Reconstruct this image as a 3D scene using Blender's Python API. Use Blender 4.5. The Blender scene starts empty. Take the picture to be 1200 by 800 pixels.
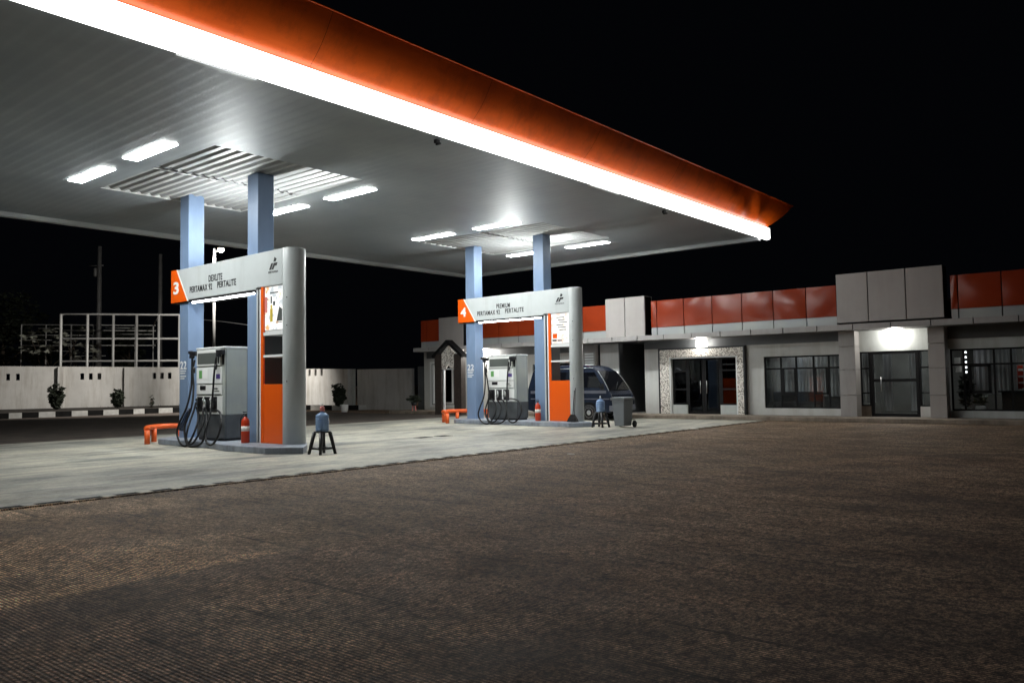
import bpy, bmesh, math, random
from mathutils import Vector, Matrix
random.seed(7)
R = math.radians
S = bpy.context.scene
COL = S.collection

# ------------------------------------------------------------------ camera
F_PX, PITCH, ROLL, YAW = 945.0, 0.0506434, -0.0147816, 0.693146
cam_d = bpy.data.cameras.new('camera'); cam = bpy.data.objects.new('camera', cam_d); COL.objects.link(cam)
cam_d.sensor_width = 36.0; cam_d.lens = F_PX / 1200.0 * 36.0
cam_d.clip_start = 0.1; cam_d.clip_end = 2000
fw = Vector((-math.sin(YAW) * math.cos(PITCH), math.cos(YAW) * math.cos(PITCH), math.sin(PITCH)))
rt = Vector((math.cos(YAW), math.sin(YAW), 0)); up = rt.cross(fw)
r2 = rt * math.cos(ROLL) + up * math.sin(ROLL); u2 = -rt * math.sin(ROLL) + up * math.cos(ROLL)
M = Matrix((r2, u2, -fw)).transposed().to_4x4(); M.translation = Vector((0, 0, 1.5))
cam.matrix_world = M
S.camera = cam

# ------------------------------------------------------------------ world, exposure
world = bpy.data.worlds.new('World'); S.world = world; world.use_nodes = True
bg = world.node_tree.nodes['Background']
bg.inputs['Color'].default_value = (0.35, 0.42, 0.62, 1); bg.inputs['Strength'].default_value = 0.0022
S.view_settings.view_transform = 'Standard'; S.view_settings.look = 'None'
S.view_settings.exposure = 0.18; S.view_settings.gamma = 1.0
S.cycles.max_bounces = 8; S.cycles.diffuse_bounces = 4; S.cycles.glossy_bounces = 4
S.cycles.transparent_max_bounces = 12; S.cycles.sample_clamp_indirect = 4.0
S.cycles.use_denoising = True

E_FIX, E_STRIP, E_TUBE = 118.0, 4.8, 30.0     # radiance of the ceiling fixtures, the fascia strip, the tubes under the signs

# ------------------------------------------------------------------ materials
MATS = {}
def principled(name, col, rough=0.6, metal=0.0, spec=0.5, emit=None, es=0.0):
    m = bpy.data.materials.new(name); m.use_nodes = True
    b = m.node_tree.nodes['Principled BSDF']
    b.inputs['Base Color'].default_value = (*col, 1); b.inputs['Roughness'].default_value = rough
    b.inputs['Metallic'].default_value = metal; b.inputs['Specular IOR Level'].default_value = spec
    if emit: b.inputs['Emission Color'].default_value = (*emit, 1); b.inputs['Emission Strength'].default_value = es
    MATS[name] = m
    return m
def noisy(name, c1, c2, scale=3.0, rough=0.6, metal=0.0, spec=0.5, detail=6, bump=0.0, bscale=20.0, stretch=(1, 1, 1), r2_=None, lo=.35, hi=.65):
    m = principled(name, c1, rough, metal, spec); nt = m.node_tree; N = nt.nodes; L = nt.links; b = N['Principled BSDF']
    tc = N.new('ShaderNodeTexCoord'); mp = N.new('ShaderNodeMapping'); L.new(tc.outputs['Object'], mp.inputs['Vector'])
    mp.inputs['Scale'].default_value = stretch
    n = N.new('ShaderNodeTexNoise'); n.inputs['Scale'].default_value = scale; n.inputs['Detail'].default_value = detail
    n.inputs['Roughness'].default_value = .62
    L.new(mp.outputs[0], n.inputs['Vector'])
    cr = N.new('ShaderNodeValToRGB'); cr.color_ramp.elements[0].position = lo; cr.color_ramp.elements[1].position = hi
    cr.color_ramp.elements[0].color = (*c1, 1); cr.color_ramp.elements[1].color = (*c2, 1)
    L.new(n.outputs['Fac'], cr.inputs['Fac']); L.new(cr.outputs['Color'], b.inputs['Base Color'])
    if r2_ is not None:
        mr = N.new('ShaderNodeMapRange'); mr.inputs['To Min'].default_value = rough; mr.inputs['To Max'].default_value = r2_
        L.new(n.outputs['Fac'], mr.inputs['Value']); L.new(mr.outputs[0], b.inputs['Roughness'])
    if bump > 0:
        n2 = N.new('ShaderNodeTexNoise'); n2.inputs['Scale'].default_value = bscale; n2.inputs['Detail'].default_value = 8
        L.new(tc.outputs['Object'], n2.inputs['Vector'])
        bp = N.new('ShaderNodeBump'); bp.inputs['Distance'].default_value = bump; bp.inputs['Strength'].default_value = 1
        L.new(n2.outputs['Fac'], bp.inputs['Height']); L.new(bp.outputs[0], b.inputs['Normal'])
    return m
def emissive(name, col, s):
    m = bpy.data.materials.new(name); m.use_nodes = True; nt = m.node_tree
    nt.nodes.remove(nt.nodes['Principled BSDF'])
    e = nt.nodes.new('ShaderNodeEmission'); e.inputs['Color'].default_value = (*col, 1); e.inputs['Strength'].default_value = s
    nt.links.new(e.outputs[0], nt.nodes['Material Output'].inputs['Surface']); MATS[name] = m
    return m
def glassy(name, tint, refl=0.12, rough=0.02):
    m = bpy.data.materials.new(name); m.use_nodes = True; nt = m.node_tree; N = nt.nodes; L = nt.links
    N.remove(N['Principled BSDF'])
    t = N.new('ShaderNodeBsdfTransparent'); t.inputs['Color'].default_value = (*tint, 1)
    g = N.new('ShaderNodeBsdfGlossy'); g.inputs['Roughness'].default_value = rough; g.inputs['Color'].default_value = (.9, .93, .95, 1)
    lw = N.new('ShaderNodeLayerWeight'); lw.inputs['Blend'].default_value = .25
    mr = N.new('ShaderNodeMapRange'); mr.inputs['To Min'].default_value = refl * .6; mr.inputs['To Max'].default_value = min(1, refl * 5)
    mx = N.new('ShaderNodeMixShader')
    L.new(lw.outputs['Fresnel'], mr.inputs['Value']); L.new(mr.outputs[0], mx.inputs['Fac'])
    L.new(t.outputs[0], mx.inputs[1]); L.new(g.outputs[0], mx.inputs[2]); L.new(mx.outputs[0], N['Material Output'].inputs['Surface'])
    MATS[name] = m
    return m

principled('black_plastic', (.012, .012, .014), .4)
principled('black_rubber', (.008, .008, .009), .5, 0, .3)
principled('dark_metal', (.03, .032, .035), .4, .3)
principled('silver', (.62, .63, .64), .3, .9)
principled('chrome', (.8, .8, .82), .15, 1.0)
principled('white_plastic', (.72, .73, .72), .35)
principled('white_gloss', (.78, .8, .8), .25)
principled('letter_black', (.012, .012, .012), .5)
principled('letter_white', (.82, .82, .82), .5)
principled('orange_gloss', (.78, .105, .006), .28)
principled('screen_grey', (.10, .11, .105), .25)
principled('green_sticker', (.12, .32, .10), .5)
principled('purple_sticker', (.09, .06, .25), .5)
principled('yellow_sticker', (.6, .45, .05), .5)
principled('tyre', (.015, .015, .016), .8)
principled('van_glass', (.006, .007, .010), .06, 0, .6)
principled('red_gloss', (.50, .045, .014), .3)
principled('label_white', (.75, .73, .68), .5)
principled('pink_plastic', (.65, .22, .20), .45)
principled('bin_grey', (.15, .165, .18), .42)
principled('frame_black', (.007, .007, .008), .6, 0, .2)
noisy('portal_grey', (.43, .46, .465), (.49, .52, .525), .8, .28, 0, .5, r2_=.38)
noisy('dispenser_grey', (.36, .39, .40), (.42, .45, .415), 1.5, .38, .1, .5)
noisy('dispenser_dark', (.055, .062, .07), (.085, .092, .10), 3, .4)
noisy('column_blue', (.15, .22, .345), (.20, .28, .42), 1.2, .26, 0, .5, stretch=(1, 1, .3), r2_=.45)
noisy('island_blue', (.20, .23, .28), (.30, .33, .38), 4, .55, bump=.003)
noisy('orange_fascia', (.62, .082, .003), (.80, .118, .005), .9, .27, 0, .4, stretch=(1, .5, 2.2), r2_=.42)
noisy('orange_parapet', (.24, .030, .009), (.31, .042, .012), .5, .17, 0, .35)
noisy('acp_grey', (.37, .345, .33), (.42, .395, .38), .7, .42, 0, .4)
noisy('acp_silver', (.36, .38, .40), (.42, .44, .415), .6, .35, .2, .5)
noisy('acp_band', (.34, .325, .32), (.39, .375, .365), .6, .4)
noisy('render_grey', (.54, .54, .52), (.62, .62, .60), .8, .75, bump=.002)
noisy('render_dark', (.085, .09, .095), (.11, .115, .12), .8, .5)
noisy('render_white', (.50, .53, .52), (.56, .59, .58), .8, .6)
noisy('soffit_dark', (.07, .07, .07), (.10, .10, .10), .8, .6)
noisy('stone_step', (.20, .165, .13), (.30, .25, .20), 2.5, .8, bump=.004, bscale=30)
noisy('wall_plaster', (.48, .47, .45), (.64, .63, .61), .45, .85, detail=9, bump=.004, bscale=12, lo=.3, hi=.7)
noisy('kerb_white', (.45, .45, .43), (.62, .62, .60), 3, .8, bump=.004)
noisy('kerb_black', (.005, .005, .005), (.012, .012, .012), 3, .9, 0, .2)
noisy('soil', (.012, .010, .008), (.03, .024, .018), 4, .95, bump=.02)
noisy('bark', (.05, .04, .03), (.09, .07, .05), 6, .9)
noisy('pole_grey', (.22, .22, .22), (.30, .30, .30), 2, .6, .4)
noisy('frame_steel', (.60, .60, .59), (.78, .78, .77), 1.2, .55, .2)
noisy('carved', (.80, .76, .70), (.26, .23, .20), 19, .7, detail=2, lo=.50, hi=.56)
noisy('dark_wood', (.035, .026, .022), (.06, .045, .038), 8, .55)
noisy('curtain', (.55, .55, .56), (.70, .70, .71), 2.2, .9, stretch=(6, 6, .6))
noisy('interior_wall', (.10, .10, .09), (.15, .15, .135), 1.2, .9)
noisy('furniture_dark', (.012, .010, .010), (.025, .02, .018), 3, .5)
noisy('van_blue', (.017, .026, .050), (.022, .033, .062), 2, .24, .3, .6)
noisy('van_grey', (.16, .17, .21), (.2, .21, .25), 2, .3, .3, .6)
noisy('water_blue', (.05, .14, .36), (.10, .22, .48), 9, .18, detail=1, stretch=(.2, .2, 3))
noisy('guard_orange', (.62, .085, .010), (.70, .12, .02), 3, .38, r2_=.55)
emissive('light_fixture', (.97, 1.0, .98), E_FIX)
emissive('light_strip', (1.0, .99, .97), E_STRIP)
emissive('light_tube', (.95, .99, 1.0), E_TUBE)
emissive('wall_lamp', (1.0, .97, .88), 26)
emissive('sodium_lamp', (1.0, .90, .68), 60)
emissive('reflection_dot', (.95, .97, 1.0), 5)  # glow put in for reflections on the shop glass
glassy('window_glass', (.80, .82, .82), .03)
glassy('dark_glass', (.16, .16, .18), .05)

# backlit poster: white panel that glows softly with printed shapes
def poster(name, seed, c1, c2):
    m = bpy.data.materials.new(name); m.use_nodes = True; nt = m.node_tree; N = nt.nodes; L = nt.links
    N.remove(N['Principled BSDF'])
    tc = N.new('ShaderNodeTexCoord'); mp = N.new('ShaderNodeMapping'); mp.inputs['Location'].default_value = (seed, seed, seed)
    L.new(tc.outputs['Object'], mp.inputs['Vector'])
    v = N.new('ShaderNodeTexNoise'); v.inputs['Scale'].default_value = 5; v.inputs['Detail'].default_value = 2; L.new(mp.outputs[0], v.inputs['Vector'])
    cr = N.new('ShaderNodeValToRGB'); e = cr.color_ramp.elements
    e[0].position = .36; e[0].color = (*c1, 1); e[1].position = .47; e[1].color = (1, 1, .97, 1)
    x = e.new(.60); x.color = (1, .99, .94, 1); x = e.new(.68); x.color = (*c2, 1)
    L.new(v.outputs['Fac'], cr.inputs['Fac'])
    em = N.new('ShaderNodeEmission'); em.inputs['Strength'].default_value = 1.15
    L.new(cr.outputs['Color'], em.inputs['Color']); L.new(em.outputs[0], N['Material Output'].inputs['Surface']); MATS[name] = m
def weather(name, dark=(.5, .47, .43), amt=.9):
    m = MATS[name]; nt = m.node_tree; N = nt.nodes; L = nt.links; b = N['Principled BSDF']
    src = b.inputs['Base Color'].links[0].from_socket
    tc = N.new('ShaderNodeTexCoord'); mp = N.new('ShaderNodeMapping'); mp.inputs['Scale'].default_value = (1.6, 1.6, .22); L.new(tc.outputs['Object'], mp.inputs['Vector'])
    n = N.new('ShaderNodeTexNoise'); n.inputs['Scale'].default_value = 1.5; n.inputs['Detail'].default_value = 9; n.inputs['Roughness'].default_value = .7; L.new(mp.outputs[0], n.inputs['Vector'])
    cr = N.new('ShaderNodeValToRGB'); cr.color_ramp.elements[0].position = .46; cr.color_ramp.elements[0].color = (1, 1, 1, 1); cr.color_ramp.elements[1].position = .72; cr.color_ramp.elements[1].color = (*dark, 1)
    L.new(n.outputs['Fac'], cr.inputs['Fac']); mx = N.new('ShaderNodeMix'); mx.data_type = 'RGBA'; mx.blend_type = 'MULTIPLY'; mx.inputs[0].default_value = amt
    L.new(src, mx.inputs[6]); L.new(cr.outputs['Color'], mx.inputs[7]); L.new(mx.outputs[2], b.inputs['Base Color'])
weather('wall_plaster', (.66, .63, .59)); weather('render_grey', (.80, .79, .76)); weather('acp_grey', (.88, .87, .85), .7); weather('acp_band', (.8, .78, .76)); weather('orange_fascia', (.62, .60, .60)); weather('render_white', (.75, .74, .70))
weather('dispenser_grey', (.85, .84, .82), .7); weather('portal_grey', (.80, .79, .77), .7); weather('stone_step', (.45, .42, .40)); weather('island_blue', (.45, .42, .40))
poster('poster_drinks', 3.1, (.55, .60, .62), (.85, .45, .20))
poster('poster_notice', 8.7, (.90, .70, .60), (.85, .80, .70))

# leaves
m = principled('leaf_dark', (.014, .020, .010), .7); 
principled('leaf_pale', (.34, .35, .30), .5)
m = principled('leaf_mid', (.045, .07, .028), .6)

# ground materials -------------------------------------------------------
def ground_material():
    m = principled('paving', (.12, .1, .08), .8, 0, .35); nt = m.node_tree; N = nt.nodes; L = nt.links; b = N['Principled BSDF']
    tc = N.new('ShaderNodeTexCoord'); P = tc.outputs['Object']
    def noise(s, d=6, st=None, r=.6):
        n = N.new('ShaderNodeTexNoise'); n.inputs['Scale'].default_value = s; n.inputs['Detail'].default_value = d; n.inputs['Roughness'].default_value = r
        if st:
            mp = N.new('ShaderNodeMapping'); mp.inputs['Scale'].default_value = st; L.new(P, mp.inputs['Vector']); L.new(mp.outputs[0], n.inputs['Vector'])
        else: L.new(P, n.inputs['Vector'])
        return n.outputs['Fac']
    def ramp(f, a, c1, b_, c2):
        cr = N.new('ShaderNodeValToRGB'); e = cr.color_ramp.elements; e[0].position = a; e[1].position = b_
        e[0].color = (*c1, 1); e[1].color = (*c2, 1); L.new(f, cr.inputs['Fac']); return cr.outputs['Color']
    def math_(op, a, b_=None, c=None):
        n = N.new('ShaderNodeMath'); n.operation = op
        for i, v in enumerate((a, b_, c)):
            if v is None: continue
            if isinstance(v, (int, float)): n.inputs[i].default_value = v
            else: L.new(v, n.inputs[i])
        return n.outputs[0]
    def mul(c1, c2, f=1.0):
        n = N.new('ShaderNodeMix'); n.data_type = 'RGBA'; n.blend_type = 'MULTIPLY'
        if isinstance(f, float): n.inputs[0].default_value = f
        else: L.new(f, n.inputs[0])
        L.new(c1, n.inputs[6])
        if isinstance(c2, tuple): n.inputs[7].default_value = (*c2, 1)
        else: L.new(c2, n.inputs[7])
        return n.outputs[2]
    sep = N.new('ShaderNodeSeparateXYZ'); L.new(P, sep.inputs[0]); X, Y = sep.outputs[0], sep.outputs[1]
    base = ramp(noise(.28, 8, None, .65), .36, (.40, .292, .205), .62, (.52, .41, .305))
    base = mul(base, ramp(noise(1.3, 12, (1, 1.7, 1), .78), .42, (.60, .57, .55), .58, (1.18, 1.14, 1.08)))
    base = mul(base, ramp(noise(10, 12, (1.5, 1, 1), .88), .45, (.24, .23, .22), .555, (1.55, 1.51, 1.44)))
    base = mul(base, ramp(noise(30, 5, (1.4, 1, 1), .8), .44, (.42, .41, .40), .56, (1.5, 1.48, 1.45)))
    # the paving beyond the seam is darker
    yy = math_('MAXIMUM', math_('SUBTRACT', Y, 9.0), 0.0)
    seam = math_('SUBTRACT', X, math_('ADD', math_('MULTIPLY', math_('MULTIPLY', yy, yy), .04), -6.3))
    seam = math_('ADD', seam, math_('MULTIPLY', math_('SUBTRACT', noise(1.1, 4), .5), .22))
    mr = N.new('ShaderNodeMapRange'); mr.inputs['From Min'].default_value = -.04; mr.inputs['From Max'].default_value = .06; L.new(seam, mr.inputs['Value'])
    base = mul(base, (.60, .58, .60), mr.outputs[0])
    rb = N.new('ShaderNodeMapRange'); rb.inputs['From Min'].default_value = -.45; rb.inputs['From Max'].default_value = -.05; L.new(seam, rb.inputs['Value'])
    rb2 = N.new('ShaderNodeMapRange'); rb2.inputs['From Min'].default_value = 0; rb2.inputs['From Max'].default_value = .03; rb2.inputs['To Min'].default_value = 1; rb2.inputs['To Max'].default_value = 0; L.new(seam, rb2.inputs['Value'])
    base = mul(base, (1.28, 1.25, 1.2), math_('MULTIPLY', rb.outputs[0], rb2.outputs[0]))
    # the seam itself
    ab = math_('ABSOLUTE', seam); mr2 = N.new('ShaderNodeMapRange'); mr2.inputs['From Min'].default_value = 0; mr2.inputs['From Max'].default_value = .10
    mr2.inputs['To Min'].default_value = .85; mr2.inputs['To Max'].default_value = 0; L.new(ab, mr2.inputs['Value'])
    base = mul(base, (.5, .5, .5), mr2.outputs[0])
    # contraction joints, every .72 m, patchy
    j = math_('ABSOLUTE', math_('SUBTRACT', math_('FRACT', math_('DIVIDE', math_('ADD', Y, 40.12), .72)), .5))
    mj = N.new('ShaderNodeMapRange'); mj.inputs['From Min'].default_value = .5; mj.inputs['From Max'].default_value = .455; mj.inputs['To Min'].default_value = 1; mj.inputs['To Max'].default_value = 0
    L.new(j, mj.inputs['Value'])
    pj = N.new('ShaderNodeMapRange'); pj.inputs['From Min'].default_value = .46; pj.inputs['From Max'].default_value = .56; L.new(noise(.9, 3), pj.inputs['Value'])
    base = mul(base, (.22, .21, .20), math_('MULTIPLY', mj.outputs[0], pj.outputs[0]))
    # oil and tyre darkening
    base = mul(base, ramp(noise(.55, 5, (1.6, .5, 1)), .55, (1, 1, 1), .75, (.55, .55, .56)))
    # raked grooves across the yard
    w = N.new('ShaderNodeTexWave'); w.bands_direction = 'Y'; w.inputs['Scale'].default_value = 10.6; w.inputs['Distortion'].default_value = .5
    w.inputs['Detail'].default_value = 2; w.inputs['Detail Scale'].default_value = .7
    L.new(P, w.inputs['Vector'])
    worn = N.new('ShaderNodeMapRange'); worn.inputs['From Min'].default_value = .36; worn.inputs['From Max'].default_value = .60; L.new(noise(.42, 4), worn.inputs['Value'])
    worn.inputs['To Min'].default_value = .15
    # the lane beside the drain and the far side of the yard are worn smooth
    lane = N.new('ShaderNodeMapRange'); lane.inputs['From Min'].default_value = -3.5; lane.inputs['From Max'].default_value = 0.5; lane.inputs['To Min'].default_value = 1; lane.inputs['To Max'].default_value = .15; L.new(X, lane.inputs['Value'])
    lane2 = N.new('ShaderNodeMapRange'); lane2.inputs['From Min'].default_value = -.05; lane2.inputs['From Max'].default_value = .05; L.new(seam, lane2.inputs['Value'])
    lane3 = N.new('ShaderNodeMapRange'); lane3.inputs['From Min'].default_value = 3.2; lane3.inputs['From Max'].default_value = 5.5; lane3.inputs['To Min'].default_value = 1; lane3.inputs['To Max'].default_value = .12
    L.new(math_('ADD', Y, math_('MULTIPLY', math_('SUBTRACT', noise(.7, 3), .5), 6.0)), lane3.inputs['Value'])
    keep = math_('MULTIPLY', math_('MAXIMUM', lane2.outputs[0], lane3.outputs[0]), lane.outputs[0])
    gw = math_('MULTIPLY', math_('MULTIPLY', w.outputs['Fac'], worn.outputs[0]), keep)
    base = mul(base, ramp(gw, .04, (.55, .53, .52), .6, (2.5, 2.45, 2.4)))   # dust lies in the grooves
    L.new(base, b.inputs['Base Color'])
    h = math_('ADD', math_('MULTIPLY', gw, .8), math_('ADD', math_('MULTIPLY', noise(40, 6, None, .75), .9), math_('MULTIPLY', noise(9, 10, None, .8), 1.2)))
    bp = N.new('ShaderNodeBump'); bp.inputs['Distance'].default_value = .022; bp.inputs['Strength'].default_value = 1
    L.new(h, bp.inputs['Height']); L.new(bp.outputs[0], b.inputs['Normal'])
    rr = N.new('ShaderNodeMapRange'); rr.inputs['To Min'].default_value = .62; rr.inputs['To Max'].default_value = .9; L.new(noise(1.2, 5), rr.inputs['Value']); L.new(rr.outputs[0], b.inputs['Roughness'])
def slab_material():
    m = principled('slab_concrete', (.35, .34, .30), .6, 0, .4); nt = m.node_tree; N = nt.nodes; L = nt.links; b = N['Principled BSDF']
    tc = N.new('ShaderNodeTexCoord'); P = tc.outputs['Object']
    def noise(s, d=6, st=None, r=.6, loc=(0, 0, 0)):
        n = N.new('ShaderNodeTexNoise'); n.inputs['Scale'].default_value = s; n.inputs['Detail'].default_value = d; n.inputs['Roughness'].default_value = r
        mp = N.new('ShaderNodeMapping'); mp.inputs['Scale'].default_value = st or (1, 1, 1); mp.inputs['Location'].default_value = loc
        L.new(P, mp.inputs['Vector']); L.new(mp.outputs[0], n.inputs['Vector']); return n.outputs['Fac']
    def ramp(f, a, c1, b_, c2):
        cr = N.new('ShaderNodeValToRGB'); e = cr.color_ramp.elements; e[0].position = a; e[1].position = b_
        e[0].color = (*c1, 1); e[1].color = (*c2, 1); L.new(f, cr.inputs['Fac']); return cr.outputs['Color']
    def mul(c1, c2):
        n = N.new('ShaderNodeMix'); n.data_type = 'RGBA'; n.blend_type = 'MULTIPLY'; n.inputs[0].default_value = 1
        L.new(c1, n.inputs[6]); L.new(c2, n.inputs[7]); return n.outputs[2]
    def ramp_n(f, a, b_, dk):
        mr_ = N.new('ShaderNodeMapRange'); mr_.inputs['From Min'].default_value = a; mr_.inputs['From Max'].default_value = b_; mr_.inputs['To Min'].default_value = dk; mr_.inputs['To Max'].default_value = 1; L.new(f, mr_.inputs['Value'])
        cc = N.new('ShaderNodeCombineColor'); 
        for k_ in range(3): L.new(mr_.outputs[0], cc.inputs[k_])
        return cc.outputs[0]
    base = ramp(noise(.30, 8, (1.3, .6, 1), .6), .38, (.30, .29, .26), .60, (.50, .47, .395))
    base = mul(base, ramp(noise(1.8, 9, (1.8, .45, 1), .72), .36, (.60, .63, .66), .56, (1.10, 1.09, 1.04)))
    base = mul(base, ramp(noise(.42, 6, (2.2, .35, 1), .7, (3.3, 1.2, 0)), .52, (1, 1, 1), .68, (.42, .45, .50)))
    base = mul(base, ramp(noise(4.5, 5, (1, .8, 1), .6, (9, 2, 0)), .63, (1, 1, 1), .72, (.40, .40, .42)))
    base = mul(base, ramp(noise(14, 9, None, .8), .34, (.74, .74, .75), .62, (1.12, 1.12, 1.12)))
    base = mul(base, ramp(noise(.75, 7, (1.4, .8, 1), .7, (5.5, 7.7, 0)), .50, (1, 1, 1), .62, (.66, .70, .74)))
    for (cx_, cy_, sx_, sy_, dk) in ((-13.6, 7.2, .7, 1.6, .42), (-12.7, 5.2, .5, 1.2, .5), (-12.2, 4.2, .35, .8, .6), (-14.2, 13.2, .5, .9, .65), (-19.3, 9.6, .8, .35, .5), (-13.2, 20.3, .7, 1.2, .6), (-16.8, 18.2, .6, 1.4, .65)):
        mpg = N.new('ShaderNodeMapping'); mpg.vector_type = 'POINT'; mpg.inputs['Location'].default_value = (-cx_ / sx_, -cy_ / sy_, 0); mpg.inputs['Scale'].default_value = (1 / sx_, 1 / sy_, 0)
        L.new(P, mpg.inputs['Vector']); ln_ = N.new('ShaderNodeVectorMath'); ln_.operation = 'LENGTH'; L.new(mpg.outputs[0], ln_.inputs[0])
        ad = N.new('ShaderNodeMath'); ad.operation = 'MULTIPLY_ADD'; L.new(noise(2.6, 8, None, .75, (cx_, 0, 0)), ad.inputs[0]); ad.inputs[1].default_value = 3.2; L.new(ln_.outputs['Value'], ad.inputs[2])
        base = mul(base, ramp(ad.outputs[0], 1.45 / 3.2, (dk, dk, dk * 1.05), 1.0, (1, 1, 1)) if False else ramp_n(ad.outputs[0], 1.5, 2.7, dk))
    sep = N.new('ShaderNodeSeparateXYZ'); L.new(P, sep.inputs[0])
    def joint(sock, off, step, w_):
        a = N.new('ShaderNodeMath'); a.operation = 'ADD'; a.inputs[1].default_value = off; L.new(sock, a.inputs[0])
        d = N.new('ShaderNodeMath'); d.operation = 'DIVIDE'; d.inputs[1].default_value = step; L.new(a.outputs[0], d.inputs[0])
        f = N.new('ShaderNodeMath'); f.operation = 'FRACT'; L.new(d.outputs[0], f.inputs[0])
        s = N.new('ShaderNodeMath'); s.operation = 'SUBTRACT'; s.inputs[1].default_value = .5; L.new(f.outputs[0], s.inputs[0])
        ab = N.new('ShaderNodeMath'); ab.operation = 'ABSOLUTE'; L.new(s.outputs[0], ab.inputs[0])
        return ramp(ab.outputs[0], .5 - w_ / step, (1, 1, 1), .5 - w_ / step * .5, (.72, .72, .72))
    base = mul(base, joint(sep.outputs[0], 60.0, 4.5, .012)); base = mul(base, joint(sep.outputs[1], 61.0, 5.7, .012))
    L.new(base, b.inputs['Base Color'])
    bp = N.new('ShaderNodeBump'); bp.inputs['Distance'].default_value = .004; L.new(noise(35, 8), bp.inputs['Height']); L.new(bp.outputs[0], b.inputs['Normal'])
    rr = N.new('ShaderNodeMapRange'); rr.inputs['To Min'].default_value = .38; rr.inputs['To Max'].default_value = .75; L.new(noise(.8, 5, (1.5, .6, 1)), rr.inputs['Value']); L.new(rr.outputs[0], b.inputs['Roughness'])
ground_material(); slab_material()

# canopy ceiling: semi gloss grey sheet with faint dirt
def soffit_mat(name, c1, c2, rough):
    noisy(name, c1, c2, .5, rough, .25, .5, r2_=rough + .10)
soffit_mat('soffit_sheet', (.23, .26, .28), (.29, .32, .335), .42)
soffit_mat('deck_sheet', (.34, .35, .35), (.42, .43, .43), .36)

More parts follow.
